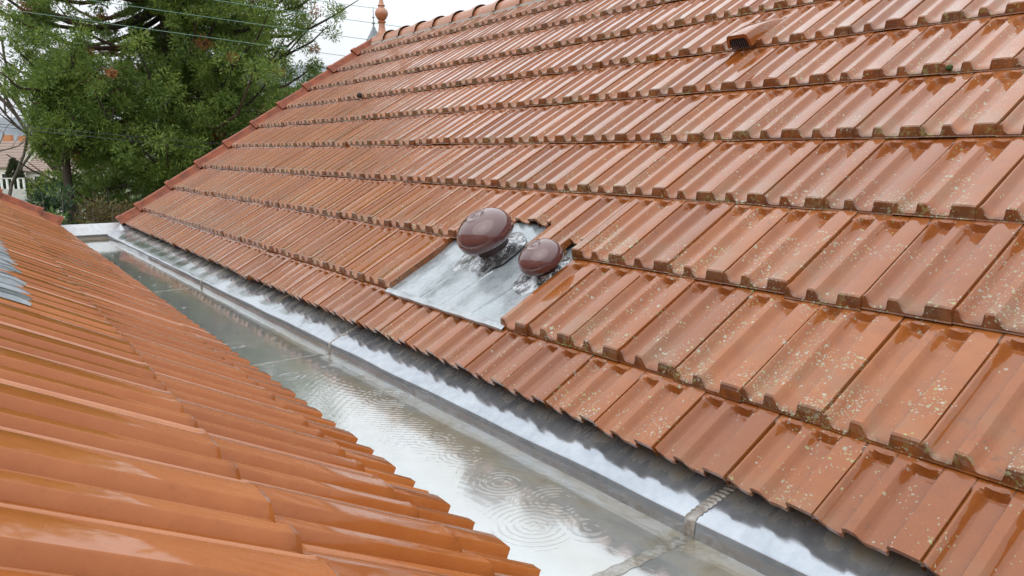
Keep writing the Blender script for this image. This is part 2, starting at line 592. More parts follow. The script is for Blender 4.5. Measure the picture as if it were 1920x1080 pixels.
M_WHITE = simple('white_paint', (0.78, 0.78, 0.76), 0.7, 5, 0.2, (0.6, 0.6, 0.58))
M_BRICK = simple('orange_brick', (0.52, 0.22, 0.10), 0.85, 20, 0.5)
M_GLASS = simple('window_glass', (0.035, 0.042, 0.05), 0.08)
M_CONC = simple('concrete', (0.5, 0.49, 0.46), 0.9, 8, 0.4)
M_GRASS = simple('lawn', (0.055, 0.085, 0.024), 0.95, 2, 0.7, (0.10, 0.085, 0.04))
M_ROAD = simple('pale_road', (0.36, 0.35, 0.335), 0.9, 3, 0.4)
M_HILL = simple('far_hill', (0.17, 0.19, 0.205), 1.0, 0.05, 0.6)
M_MOSS = simple('moss', (0.055, 0.10, 0.02), 0.95, 200, 0.6, bump=1.0, dist=0.004)
M_STRAW = simple('dry_twig', (0.16, 0.10, 0.06), 0.9)

# ------------------------------------------------------------------ setting: ground, road, hill
gv, gf = [], []
me = mesh('ground', [(-1500, -1500, GROUND), (1500, -1500, GROUND), (1500, 1500, GROUND), (-1500, 1500, GROUND)], [(0, 1, 2, 3)], M_GRASS, smooth=False)
tag(link('ground', me), 'green lawn and garden ground far below the roofs', kind='structure')
p0, p1 = on_z(-60, 372, GROUND + .02), on_z(120, 396, GROUND + .02)
rx, ry = p0[0], p0[1]
me = mesh('road', [(-60, 60, GROUND + .02), (40, 60, GROUND + .02), (40, 71, GROUND + .02), (-60, 71, GROUND + .02)], [(0, 1, 2, 3)], M_ROAD, smooth=False)
tag(link('road', me), 'pale road crossing beyond the garden', kind='structure')
xs = np.linspace(-900, 900, 60)
top = GROUND + 34 + 5 * np.sin(xs / 170.0) + 3 * np.sin(xs / 61.0 + 1)
HV = [(x, 760, GROUND) for x in xs] + [(x, 830, z * 0.7) for x, z in zip(xs, top)] + [(x, 950, z) for x, z in zip(xs, top)] + [(x, 1250, GROUND) for x in xs]
HF = [(r_ * 60 + k, r_ * 60 + k + 1, (r_ + 1) * 60 + k + 1, (r_ + 1) * 60 + k) for r_ in range(3) for k in range(59)]
tag(link('hill', mesh('hill', HV, HF, M_HILL, sharp=0)), 'low grey hillside on the skyline', kind='structure')

# ------------------------------------------------------------------ the roof tile
HR, BUTT = 0.0225, 0.0115
PROF = [(-0.012, 0.70), (0.008, 0.84), (0.030, 0.98), (0.044, 1.0), (0.056, 0.90), (0.085, 0.47), (0.116, 0.09), (0.136, 0.0), (0.215, 0.0), (0.272, 0.0), (0.284, 0.06),
        (0.304, 0.90), (0.312, 1.0), (0.345, 1.01), (0.412, 1.0), (0.424, 0.90), (0.458, 0.46), (0.492, 0.09), (0.514, 0.0), (0.610, 0.0),
        (0.680, 0.0), (0.692, 0.06), (0.716, 0.92), (0.724, 1.04), (0.765, 1.06), (0.880, 1.08), (0.978, 1.06), (0.993, 1.02), (0.996, 0.45)]
PU = np.array([p[0] for p in PROF])
PH = np.array([p[1] for p in PROF])


def tile_vf(u0=None, u1=None, v0=0.0, v1=None, jag=0.0, seed=0):
    """one double-trough interlocking tile; u across, v up the slope, n off the batten plane.
    u0,u1 (fractions) and v0,v1 (metres) cut it."""
    g = G
    rg = np.random.default_rng(seed)
    us, hs_ = PU, PH
    if u0 is not None or u1 is not None:
        a = PU[0] if u0 is None else u0
        b = PU[-1] if u1 is None else u1
        inner = (PU > a + 0.004) & (PU < b - 0.004)
        us = np.concatenate([[a], PU[inner], [b]])
        hs_ = np.interp(us, PU, PH)
    vend = g + 0.02 if v1 is None else v1
    vmid = [0.03, 0.12, 0.21, g - 0.060, g - 0.046, g - 0.040, g - 0.035, g - 0.030, g - 0.026, g - 0.022, g - 0.018, g - 0.013, g - 0.007, g, g + 0.02]
    vs = [x for x in vmid if x < vend - 0.004] + [vend]
    cut = v0 > 0.0
    if cut: vs = [v0] + [x for x in vs if x > v0 + 0.004]
    nu = len(us)
    rows, uvs = [], []
    trough = lambda v: BUTT - (BUTT + HR) * v / g

    def surf(v):
        hw1 = np.clip(np.abs((us - 0.18) / 0.15), 0, 1)
        hw2 = np.clip(np.abs((us - 0.585) / 0.16), 0, 1)
        q = np.where(us < 0.375, hw1, hw2)
        vh = g - 0.009 - 0.013 * q ** 2
        t_ = np.clip((v - (vh - 0.011)) / 0.011, 0, 1)
        hd = t_ * t_ * (3 - 2 * t_)
        R = hs_ + np.maximum(1 - hs_, 0) * hd
        return trough(v) + HR * R

    if not cut:
        R = np.minimum(hs_, 1.0)
        T = trough(0.0) + HR * hs_
        # underside start, projecting drip ledge, butt face, rounded lip
        rows += [(np.full(nu, 0.040), np.full(nu, 0.0022)), (np.full(nu, 0.0), np.full(nu, 0.0022)),
                 (np.full(nu, -0.0022), np.full(nu, 0.0045)), (np.full(nu, 0.0005), np.full(nu, 0.0066)),
                 (0.0015 + 0.006 * R, 0.0065 + (T - 0.0065) * 0.62), (0.0045 + 0.0085 * R, T - 0.0018), (0.0105 + 0.0085 * R, T - 0.0002)]
        uvv = [0.0, 0.0, 0.0, 0.005, 0.01, 0.02, 0.035]
    else:
        s0 = surf(v0)
        wob = rg.normal(0, 0.0012 + jag, nu)
        rows += [(np.full(nu, v0 + 0.02) + wob, s0 - 0.013), (np.full(nu, v0) + wob, s0 - 0.012), (np.full(nu, v0) + wob, s0)]
        uvv = [0.0, 0.0, 0.2]
        vs = vs[1:]
    for v in vs:
        rows.append((np.full(nu, v), surf(v)))
        uvv.append(max(v / g, 0.04))
    if v1 is not None and jag:
        w2 = rg.normal(0, jag, nu)
        rows[-1] = (rows[-1][0] + w2, rows[-1][1])
    V, UV = [], []
    for k in range(nu):
        for (vv, nn), q in zip(rows, uvv):
            V.append((us[k] * W, vv[k], nn[k]))
            UV.append((us[k], q))
    nr = len(rows)
    F = [tuple(x) for x in grid_faces(nu, nr)]
    # side skirts
    n0 = len(V)
    for k in (0, nu - 1):
        for j in range(nr):
            x = V[k * nr + j]
            V.append((x[0], x[1], x[2] - (0.011 if u0 is None and u1 is None else 0.024)))
            UV.append(UV[k * nr + j])
    for j in range(nr - 1):
        F.append((j, j + 1, n0 + j + 1, n0 + j))
        e = (nu - 1) * nr
        F.append((e + j + 1, e + j, n0 + nr + j, n0 + nr + j + 1))
    return np.array(V), F, np.array(UV)


def tile_mesh(mat, **kw):
    V, F, UV = tile_vf(**kw)
    return mesh('tile', V, F, mat, UV, sharp=27)


def project(P):
    z = P @ FW
    return 960 + FPX * (P @ RT) / z, 540 - FPX * (P @ UP) / z, z


def tile_matrix(E, U, S_, N_, s, ycoord, k, amp=1.0):
    o = E * np.array([1, 0, 1]) + YA * ycoord + S_ * s
    rg = np.random.default_rng(k)
    a, b = rg.normal(0, 0.0048 * amp, 2)
    slip = -0.009 * amp if rg.random() < 0.04 else 0.0
    o = o + N_ * rg.normal(0.0008, 0.0012 * amp) + S_ * (rg.normal(0, 0.0022 * amp) + slip) + U * rg.normal(0, 0.0008)
    return frame(o, U, S_, N_) @ Matrix.Rotation(a * 0.7, 4, 'Z') @ Matrix.Rotation(b, 4, 'Y')


def lay_roof(roof, mat, E, U, S_, N_, slist, first_v0, spots, keep=300, special=None):
    """spots: (row, ycoord of u=0). Largest `keep` in view become tile objects, the others one stuff mesh"""
    full, short = tile_mesh(mat), tile_mesh(mat, v0=first_v0)
    rank = []
    for (k, y) in spots:
        c = E * np.array([1, 0, 1]) + YA * y + U * W / 2 + S_ * (slist[k] + (0.1 if k == 0 else 0.18))
        x, yy, z = project(c)
        vis = z > 0.1 and -110 / z < x < 1920 + 330 / z and -330 / z < yy < 1080 + 330 / z
        rank.append((0 if vis else 1, z if z > 0 else 99, k, y))
    rank.sort()
    VV, FF, UU, n = [], [], [], 0
    fv, ff, fu = tile_vf()
    sv, sf, su = tile_vf(v0=first_v0)
    for q, (hid, z, k, y) in enumerate(rank):
        s = slist[k] - (first_v0 if k == 0 else 0)
        M = tile_matrix(E, U, S_, N_, s, y, k * 977 + int(round(y * 1000)) + 5000)
        if special and (k, round(y, 3)) in special:
            o = link('tile', special[(k, round(y, 3))], roof, M)
        elif q < keep and not hid:
            link('tile', short if k == 0 else full, roof, M)
        else:
            v_, f_, u_ = (sv, sf, su) if k == 0 else (fv, ff, fu)
            Mn = np.array(M)
            VV.append(v_ @ Mn[:3, :3].T + Mn[:3, 3])
            FF += [tuple(i + n for i in f) for f in f_]
            UU.append(u_)
            n += len(v_)
    if VV:
        me_ = mesh('tile_field', np.concatenate(VV), FF, mat, np.concatenate(UU), sharp=27)
        tag(link('tile_field', me_, roof), kind='stuff')


# ------------------------------------------------------------------ right house
RR = ER[0] + SRID * math.cos(AR)
ZR = ER[2] + SRID * math.sin(AR)
house_r = empty('tiled_house', (RR, 3.5, GROUND))
tag(house_r, 'house under the large wet lichen-spotted tile roof with ridge and finial', 'house')
DROP = 0.045


def deck(name, E, S_, N_, ridge_x, ridge_z, mat, parent):
    a = E - N_ * DROP + S_ * 0.085
    side = 1 if S_[0] > 0 else -1
    far = np.array([2 * ridge_x - a[0], 0, a[2]])
    rz = ridge_z - DROP / math.cos(AR)
    V = []
    for y in (YNEAR, YFAR - 0.02):
        V += [(a[0], y, a[2]), (ridge_x, y, rz), (far[0], y, far[2]), (far[0], y, far[2] - 0.03), (ridge_x, y, rz - 0.03), (a[0], y, a[2] - 0.03)]
    F = [(k, (k + 1) % 6, 6 + (k + 1) % 6, 6 + k) for k in range(6)] + [(5, 4, 3, 2, 1, 0), (6, 7, 8, 9, 10, 11)]
    return link(name, mesh(name, V, F, mat, smooth=False), parent)


roof_r = deck('roof', ER, SR, NR, RR, ZR, M_WOOD, house_r)
S_R = [0.0] + [(0.99 + 1.71 * k) * W for k in range(9)]
zl, zr_ = -1.70, 2.32                       # zinc panel between these joint numbers
spots, special = [], {}
for k in range(10):
    half = 0.5 if k % 2 == 0 else 0.0
    i = -28 + half
    while i < 19:
        y = ER[1] - i * W
        key = (k, round(y, 3))
        if k == 1 and i >= -2 and i < 3 - 0.01 and i + 1 > zl and i < zr_:
            if abs(i + 2) < 0.01:
                special[key] = tile_mesh(M_TILE_R, u1=0.30); spots.append((k, y))
            elif abs(i - 2) < 0.01:
                special[key] = tile_mesh(M_TILE_R, u0=0.315); spots.append((k, y))
        elif k == 2 and -1.6 < i < 2.4:
            pass
        else:
            spots.append((k, y))
        i += 1
lay_roof(roof_r, M_TILE_R, ER, -YA, SR, NR, S_R, G - 0.99 * W, spots, 300, special)


def r_point(s, idx, n=0.0):
    return np.array([ER[0], ER[1] - idx * W, ER[2]]) + SR * s * W + NR * n


# remnants of cut tiles beside the cowls
def piece(i, u0, u1, v0, v1, seed):
    me_ = tile_mesh(M_TILE_R, u0=u0, u1=u1, v0=v0, v1=v1, jag=0.002 if v0 else 0.0, seed=seed)
    link('tile', me_, roof_r, tile_matrix(ER, -YA, SR, NR, S_R[2], ER[1] - i * W, 33 + seed, 0.3))


OP = 0.155
for q, (i, u0, u1, v0) in enumerate(((-1.5, None, 0.34, 0.0), (-1.5, 0.34, None, 0.10), (-0.5, None, None, OP), (0.5, None, 0.46, OP), (0.5, 0.46, None, 0.0),
                                    (1.5, None, 0.42, 0.0), (1.5, 0.42, 0.80, 0.075), (1.5, 0.80, None, 0.0))):
    piece(i, u0, u1, v0, None, q + 1)

# zinc panel
NUp, NVp = 40, 30
PV, PUV = [], []
for a in np.linspace(zl + 0.0, zr_ + 0.03, NUp):
    for b in np.linspace(0.0, 1.0, NVp):
        s = 0.90 + b * 3.0
        n = 0.012 - 0.026 * min(1.0, b * 2.2) + 0.0025 * math.sin(a * 2.1 + 1.3 * b * 3) + 0.0018 * math.sin(a * 5.3 + 2)
        if b == 0: n -= 0.004
        PV.append(r_point(s, a, n)); PUV.append(((a - zl) / 4, b * 0.4))
panel = empty('zinc_panel', r_point(0.9, 0.3))
tag(panel, 'wet grey zinc flashing panel let into the tiles below the vent cowls', 'flashing')
link('sheet', mesh('sheet', PV, grid_faces(NUp, NVp, flip=False), M_PANEL, PUV), panel)
EV = []
for a in np.linspace(zl - 0.02, zr_ + 0.1, 40):
    wv = 0.002 * math.sin(a * 7) + 0.001 * math.sin(a * 17)
    EV += [r_point(0.86, a, 0.006 + wv), r_point(0.87, a, 0.016 + wv), r_point(0.95, a, 0.017 + wv), r_point(1.0, a, 0.0135)]
link('turned_edge', mesh('turned_edge', EV, grid_faces(40, 4), M_EDGE), panel)
for a0, s0, s1 in ((-0.55, 1.0, 1.75), (1.35, 1.0, 2.2), (0.35, 1.0, 2.1)):      # folded creases
    v, f = tube_vf([r_point(s, a0 + 0.18 * (s - 1), 0.0105 - 0.026 * min(1, (s - 0.9) / 3.0 * 2.2)) for s in np.linspace(s0, s1, 6)], [0.0045] * 6, 6)
    link('crease', mesh('crease', v, f, M_PANEL), panel)


# vent cowls
def cowl(s, idx, R, label, ext=0.5, clip=0.0):
    o = r_point(s, idx, -0.010)
    root = empty('vent_cowl', o)
    tag(root, label, 'roof vent', 'brown roof vent cowls')
    tilt = NR * 0.93 + np.array([0, 0, 1.0]) * 0.07
    nn = tilt / np.linalg.norm(tilt)
    uu = -YA
    vv = np.cross(nn, uu)
    M = frame(o, uu, vv, nn)
    k = R / 0.105
    prof = [(0.066, -0.01), (0.060, 0.012), (0.060, 0.03), (0.062, 0.074)]
    v, f = lathe_vf([(a * k, b * k) for a, b in prof], 32)
    link('collar', mesh('collar', v, f, M_PLASTIC_D), root, M)
    prof = [(0.058, 0.056), (0.084, 0.049), (0.0965, 0.050), (0.1025, 0.056), (0.105, 0.065), (0.1045, 0.077), (0.1005, 0.091), (0.092, 0.106),
            (0.078, 0.119), (0.061, 0.128), (0.044, 0.1330), (0.037, 0.1345), (0.034, 0.1372), (0.0305, 0.1372), (0.0275, 0.1348), (0.013, 0.1352), (0.010, 0.137), (0.0005, 0.1375)]
    v, f = lathe_vf([(a * k, (0.05 + (b - 0.05) * 1.14) * k) for a, b in prof], 48)
    link('cap', mesh('cap', v, f, M_PLASTIC, sharp=60), root, M @ Matrix.Translation((0, 0, 0.010 * k)))
    # crinkled foil collar dressed onto the zinc
    nr_, na = 9, 64
    V = []
    rg = np.random.default_rng(int(R * 1000))
    ph = rg.uniform(0, 6.28, 6)
    for j in range(nr_):
        t_ = j / (nr_ - 1)
        for q in range(na):
            a = 2 * math.pi * q / na
            edge = 1.10 + ext * max(0, math.cos(a + 2.35)) ** 1.5 - clip * max(0, math.cos(a)) ** 2 + 0.05 * math.sin(3 * a + ph[0]) + 0.03 * math.sin(7 * a + ph[1])
            r_ = R * (0.56 + (edge - 0.56) * t_)
            crink = 0.0028 * math.sin(11 * a + 5 * t_ + ph[2]) * t_ + 0.002 * math.sin(23 * a + ph[3] + 9 * t_) * t_
            h = 0.004 + 0.022 * (1 - t_) ** 3 + crink * (1 - t_ * 0.6)
            V.append((r_ * math.cos(a), r_ * math.sin(a), h))
    F = [(j * na + q, j * na + (q + 1) % na, (j + 1) * na + (q + 1) % na, (j + 1) * na + q) for j in range(nr_ - 1) for q in range(na)]
    link('foil_collar', mesh('foil_collar', V, F, M_FOIL), root, frame(o, -YA, SR, NR))


cowl(2.57, 0.10, 0.119, 'larger upper brown plastic mushroom vent cowl on the zinc panel', 0.62, 0.0)
cowl(2.31, 2.02, 0.084, 'smaller lower brown plastic mushroom vent cowl on the zinc panel', 0.62, 0.38)


# ventilation tile with grille
def vent_tile(s, idx, sc):
    o = r_point(s, idx, 0.014)
    root = empty('ventilation_tile', o)
    tag(root, 'raised terracotta ventilation tile with dark grille near the top right', 'vent tile')
    M = frame(o, -YA, SR, NR)
    w, h, L = 0.115 * sc, 0.052 * sc, 0.27
    V, F = [], []
    prof = [(-0.5, 0), (-0.46, 0.55), (-0.40, 0.93), (-0.33, 1.0), (0.33, 1.0), (0.40, 0.93), (0.46, 0.55), (0.5, 0)]
    outer = [(0.0, 1.0), (0.02, 1.0), (0.10, 0.86), (0.2, 0.46), (L - 0.03, 0.12), (L, 0.0)]
    for v_, k in outer:
        for a, b in prof: V.append((a * w, v_, b * h * k + 0.012 * (1 - v_ / L)))
    n = len(prof)
    for j in range(len(outer) - 1):
        for q in range(n - 1): F.append((j * n + q, j * n + q + 1, (j + 1) * n + q + 1, (j + 1) * n + q))
    m = len(V)
    for a, b in prof: V.append((a * w * 0.8, 0.0, b * h * 0.72 + 0.012))
    for q in range(n - 1): F.append((q + 1, q, m + q, m + q + 1))
    k2 = len(V)
    for a, b in prof: V.append((a * w * 0.8, 0.05, b * h * 0.72 + 0.012))
    for q in range(n - 1): F.append((m + q + 1, m + q, k2 + q, k2 + q + 1))
    link('hood', mesh('hood', V, F, M_TILE_R, [(0.4, 0.5)] * len(V)), root, M)
    v, f = box_vf(-w * 0.42, w * 0.42, 0.03, 0.034, 0.0, h * 0.74 + 0.01)
    link('back', mesh('back', v, f, M_BLACK, smooth=False), root, M)
    for q in range(9):
        x = (-0.36 + 0.09 * q) * w
        v, f = box_vf(x - 0.0014, x + 0.0014, 0.004, 0.008, 0.0, h * 0.70 + 0.010)
        link('grille_bar', mesh('grille_bar', v, f, M_GRILLE, smooth=False), root, M)


vent_tile(9.42, 1.10, 1.15)
vent = r_point(9.55, -18.4, 0.04)
bm = bmesh.new()
bmesh.ops.create_icosphere(bm, subdivisions=2, radius=0.030)
for v in bm.verts:
    v.co = Vector((v.co.x * 1.1, v.co.y * 0.8, v.co.z * 0.7)) * (1 + 0.12 * math.sin(v.co.x * 90) * math.cos(v.co.y * 70))
me = bpy.data.meshes.new('tile_vent'); bm.to_mesh(me); bm.free(); me.materials.append(M_WOOD)
o = link('clay_lump', me, None, frame(vent, -YA, SR, NR))
tag(o, 'small dark lump on a tile edge near the gable verge', 'debris')
# moss cushion
bm = bmesh.new()
bmesh.ops.create_icosphere(bm, subdivisions=3, radius=0.011)
for v in bm.verts:
    v.co *= 1 + 0.16 * math.sin(v.co.x * 900) * math.sin(v.co.y * 800 + 1)
    v.co.z *= 0.75
me = bpy.data.meshes.new('moss_cushion'); bm.to_mesh(me); bm.free(); me.materials.append(M_MOSS)
for p in me.polygons: p.use_smooth = True
o = link('moss_cushion', me, None, frame(r_point(7.86, 6.12, 0.022), -YA, SR, NR))
tag(o, 'little green moss cushion on a tile edge at far right', 'moss')


# verge tiles
def verge(roof, E, S_, N_, sl, smax, y, sgn=1):
    prof = []
    for q in range(9):
        a = math.pi * q / 8
        prof.append((0.034 * math.cos(a), 0.036 + 0.024 * math.sin(a)))
    prof = [(0.075, -0.012)] + prof + [(-0.042, -0.09)]
    me_b = None
    pts = [0.0 if False else -0.005] + list(sl[1:]) + [smax]
    for k in range(len(pts) - 1):
        s0, s1 = pts[k] - 0.02, pts[k + 1] + 0.02
        V, F = [], []
        secs = [(s0, 1.10, 0.002), (s0 + 0.045, 1.10, 0.002), (s0 + 0.052, 1.0, 0.0), (s1, 0.96, -0.010)]
        lift = 0.012
        for s, kk, dn in secs:
            for a, b in prof:
                V.append(np.array([E[0], y, E[2]]) + S_ * s - YA * a * kk + N_ * (0.012 + b * (kk if b > 0 else 1) + dn + lift * (1 - (s - s0) / (s1 - s0))))
        n = len(prof)
        for j in range(3):
            for q in range(n - 1):
                f = (j * n + q, j * n + q + 1, (j + 1) * n + q + 1, (j + 1) * n + q)
                F.append(f if sgn > 0 else f[::-1])
        F.append(tuple(range(n)))
        link('verge_tile', mesh('verge_tile', V, F, M_VERGE), roof)


verge(roof_r, ER, SR, NR, S_R, SRID - 0.05, YFAR)

# ridge
Yr = YFAR + 0.03
k = 0
rid = mesh('ridge_tile', *(lambda V, F: (V, F))(*(lambda: (
    [(R_ * math.cos(a), yy, R_ * 0.92 * math.sin(a)) for (yy, R_) in ((0.0, 0.128), (-0.055, 0.128), (-0.062, 0.113), (-0.40, 0.106)) for a in [math.pi * q / 14 for q in range(15)]],
    [(j * 15 + q, j * 15 + q + 1, (j + 1) * 15 + q + 1, (j + 1) * 15 + q) for j in range(3) for q in range(14)]))()), M_RIDGE)
ridge_y = []
while Yr > YNEAR:
    M = Matrix.Translation((RR, Yr - 0.40, ZR - 0.045)) @ Matrix.Rotation(math.pi, 4, 'Z')
    link('ridge_tile', rid, roof_r, M)
    ridge_y.append(Yr)
    Yr -= 0.37
v, f = join_vf([box_vf(RR - 0.118, RR - 0.085, YNEAR, YFAR + 0.01, ZR - 0.10, ZR - 0.045)])
link('mortar_bed', mesh('mortar_bed', v, f, M_MORTAR, smooth=False), roof_r)
# finial
fin = empty('finial_ornament', (RR, YFAR - 0.10, ZR + 0.03))
tag(fin, 'turned terracotta finial standing on the gable end of the ridge', 'finial')
v, f = lathe_vf([(0.060, 0.0), (0.062, 0.03), (0.045, 0.05), (0.036, 0.10), (0.033, 0.14), (0.046, 0.152), (0.048, 0.162), (0.034, 0.172)], 24)
link('stem', mesh('stem', v, f, M_RIDGE, sharp=50), fin, Matrix.Translation(fin.location))
v, f = lathe_vf([(0.030, 0.170), (0.052, 0.195), (0.072, 0.232), (0.074, 0.262), (0.058, 0.295), (0.036, 0.312), (0.034, 0.325), (0.044, 0.335), (0.030, 0.352), (0.020, 0.40), (0.004, 0.45)], 24)
link('ball', mesh('ball', v, f, M_RIDGE, sharp=50), fin, Matrix.Translation(fin.location))

# walls of the right house
def gable_wall(x0, x1, rx, rz, ez, y0, y1, parent):
    V = []
    for y in (y0, y1):
        V += [(x0, y, GROUND), (x1, y, GROUND), (x1, y, ez), (rx, y, rz), (x0, y, ez)]
    F = [(0, 1, 2, 3, 4), (9, 8, 7, 6, 5)] + [(k, 5 + k, 5 + (k + 1) % 5, (k + 1) % 5) for k in range(5)]
    link('wall', mesh('wall', V, F, M_WALL, smooth=False), parent)


gable_wall(ER[0] + 0.13, 2 * RR - ER[0] - 0.13, RR, ZR - 0.16, ER[2] - 0.09, YNEAR + 0.05, YFAR - 0.08, house_r)

# ------------------------------------------------------------------ left house
GL = 1.67 * W
S_L = [0.0] + [0.85 * W + GL * k for k in range(9)]
SRL = S_L[9] + 0.32
RL = EL[0] - SRL * math.cos(AL)
ZL = EL[2] + SRL * math.sin(AL)
house_l = empty('tiled_house', (RL, 3.5, GROUND))
tag(house_l, 'house under the cleaner orange tile roof at the lower left with a grey lead apron', 'house')
roof_l = deck('roof', EL, SL, NL, RL, ZL, M_WOOD, house_l)
spots = []
for k in range(10):
    y = EL[1] + (0 if k % 2 == 0 else W / 2) - 8 * W
    while y < YFAR - 0.1:
        spots.append((k, y))
        y += W
lay_roof(roof_l, M_TILE_L, EL, YA, SL, NL * 0.78, S_L, G - 0.85 * W, spots, 300)
verge(roof_l, EL, SL, NL, S_L, SRL, YFAR, -1)
gable_wall(2 * RL - EL[0] + 0.13, EL[0] - 0.11, RL, ZL - 0.16, EL[2] - 0.09, YNEAR + 0.05, YFAR - 0.08, house_l)

# lead apron dressed over the ribs
V, UVl = [], []
na, nb_ = 220, 16
ys = np.linspace(1.80, 3.9, na)
for a, y in enumerate(ys):
    for b in range(nb_):
        t_ = b / (nb_ - 1)
        s = (3.36 + 0.03 * math.sin(y * 31) + 0.02 * math.sin(y * 83)) * W + t_ * 0.38
        ph = ((y - EL[1]) / W) % 1.0
        h = np.interp(ph, PU, PH)
        ph2 = ((y - EL[1]) / W + 0.5) % 1.0
        kk = 2 if s < S_L[3] else 3
        h = h if kk == 2 else np.interp(ph2, PU, PH)
        v_ = s - S_L[kk]
        n = BUTT - (BUTT + HR) * v_ / G + HR * (0.55 + 0.42 * h) * 0.78 + 0.0045 + 0.0022 * math.sin(y * 170 + 2 * t_) + 0.002 + 0.004 * t_ - (0.005 if b == 0 else 0)
        V.append(np.array([EL[0], y, EL[2]]) + SL * s + NL * n)
        UVl.append((a / na, t_))
lead = link('lead_apron', mesh('lead_apron', V, grid_faces(na, nb_), M_LEAD, UVl))
tag(lead, 'grey pleated lead apron dressed over the orange tiles at the left edge', 'flashing')

# ------------------------------------------------------------------ gutter between the roofs
gut = empty('box_gutter', (1.0, 4, ZF - 0.1))
tag(gut, 'zinc box gutter running between the two tiled roofs', 'gutter')
XC = lambda y: 1.255 - 0.018 * (y - 1.0)
SEAMS = [YNEAR, -0.9, 1.085, 3.08, 5.1, 7.1, 8.5]
for q in range(len(SEAMS) - 1):
    y0, y1 = SEAMS[q], SEAMS[q + 1]
    ny = max(3, int((y1 - y0) / 0.05))
    V, UV = [], []
    for y in np.linspace(y0, y1, ny):
        for t_ in np.linspace(0, 1, 14):
            x = 0.50 + t_ * (XC(y) - 0.50)
            V.append((x, y, ZF + 0.0015 * math.sin(x * 9 + y * 2) + (0.001 if q % 2 else 0)))
            UV.append((t_, y))
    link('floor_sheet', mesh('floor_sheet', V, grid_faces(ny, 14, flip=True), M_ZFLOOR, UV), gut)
    V, UV = [], []
    for y in np.linspace(y0, y1, ny):
        xc = XC(y) + 0.0012 * math.sin(y * 14)
        zc = -0.802 + 0.0015 * math.sin(y * 9 + 1)
        sec = [(xc - 0.003, ZF - 0.002, 0.0), (xc - 0.001, (ZF + zc) / 2, 0.05), (xc, zc - 0.004, 0.12), (xc + 0.002, zc, 0.16), (xc + 0.006, zc + 0.003, 0.2)]
        xt, zt = 1.40, -0.708
        for m in range(1, 8):
            f_ = m / 7
            bul = 0.004 * math.sin(f_ * 3.14) + 0.0022 * math.sin(y * 21 + 3 * f_) * math.sin(f_ * 3.14)
            sec.append((xc + 0.006 + (xt - xc - 0.006) * f_, zc + 0.003 + (zt - zc - 0.003) * f_ + bul, 0.2 + 0.8 * f_))
        for x, z, t_ in sec:
            V.append((x, y, z)); UV.append((y, t_))
    link('side_flashing', mesh('side_flashing', V, grid_faces(ny, len(sec), flip=True), M_ZINC, UV), gut)
# soldered seams
for ys_ in (1.085, 3.08, 5.1):
    V = []
    xs = np.linspace(0.52, XC(ys_) - 0.004, 160)
    wd = 0.016 if ys_ < 2 else 0.007
    for x in xs:
        for j, t_ in enumerate(np.linspace(-1, 1, 7)):
            h = 0.0019 * (1 - t_ * t_) * (1 + 0.9 * math.sin(x * 420 + 5 * t_)) + 0.0003
            V.append((x, ys_ + wd * t_ * (1 + 0.12 * math.sin(x * 130)) + 0.06 * (x - 0.9), ZF + h + 0.001))
    link('solder_seam', mesh('solder_seam', V, grid_faces(160, 7, flip=True), M_SOLDER), gut)
    V = []
    xc = XC(ys_)
    ysf = ys_ + 0.06 * (xc - 0.9)
    path = [(xc - 0.0035, ZF + 0.003, -1.0, 0.2), (xc - 0.003, -0.825, -1.0, 0.1), (xc - 0.001, -0.806, -0.9, 0.4), (xc + 0.004, -0.799, -0.6, 0.8)]
    for f_ in np.linspace(0.03, 0.9, 84):
        path.append((xc + 0.006 + (1.40 - xc - 0.006) * f_, -0.799 + (-0.708 + 0.799) * f_ + 0.004 * math.sin(f_ * 3.14), -0.5, 0.86))
    for q_, (x, z, nx_, nz_) in enumerate(path):
        for t_ in np.linspace(-1, 1, 9):
            h = 0.0017 * (1 - t_ ** 4) * (1 + 0.95 * math.sin(q_ * 1.05 + 1.2 * t_)) + 0.0022 * (1 - t_ ** 2) - 0.0004
            V.append((x + nx_ * h, ysf + wd * 0.9 * t_ * (1 + 0.1 * math.sin(q_ * 0.9)) - 0.05 * max(0, q_ - 3) / 84, z + nz_ * h))
    link('solder_seam', mesh('solder_seam', V, grid_faces(len(path), 9, flip=True), M_SOLDER), gut)
# far end: coping and upstand
V = [(0.60, 8.56, -0.80), (1.25, 8.56, -0.80), (1.30, 8.60, -0.695), (0.60, 8.60, -0.695), (0.60, 8.72, -0.705), (1.30, 8.72, -0.705), (0.60, 8.72, -0.83), (1.30, 8.72, -0.83), (0.60, 8.57, -0.812), (1.25, 8.57, -0.812)]
F = [(0, 1, 2, 3), (3, 2, 5, 4), (4, 5, 7, 6), (8, 9, 1, 0)]
link('end_coping', mesh('end_coping', V, F, M_ZPALE, smooth=False), gut)
v, f = box_vf(0.55, 1.32, 8.585, 8.70, ZF - 0.25, -0.815)
link('end_upstand', mesh('end_upstand', v, f, M_CONC, smooth=False), gut)
V = [(1.12, 8.46, -0.82), (1.26, 8.555, -0.70), (1.30, 8.30, -0.735), (1.16, 8.20, -0.80), (1.30, 8.555, -0.72)]
link('corner_cheek', mesh('corner_cheek', V, [(0, 1, 2, 3), (1, 4, 2)], M_ZINC, [(0, .5)] * 5), gut)
v, f = box_vf(0.48, 0.53, YNEAR, 8.6, ZF - 0.02, -0.74)
link('left_upstand', mesh('left_upstand', v, f, M_ZPALE, smooth=False), gut)
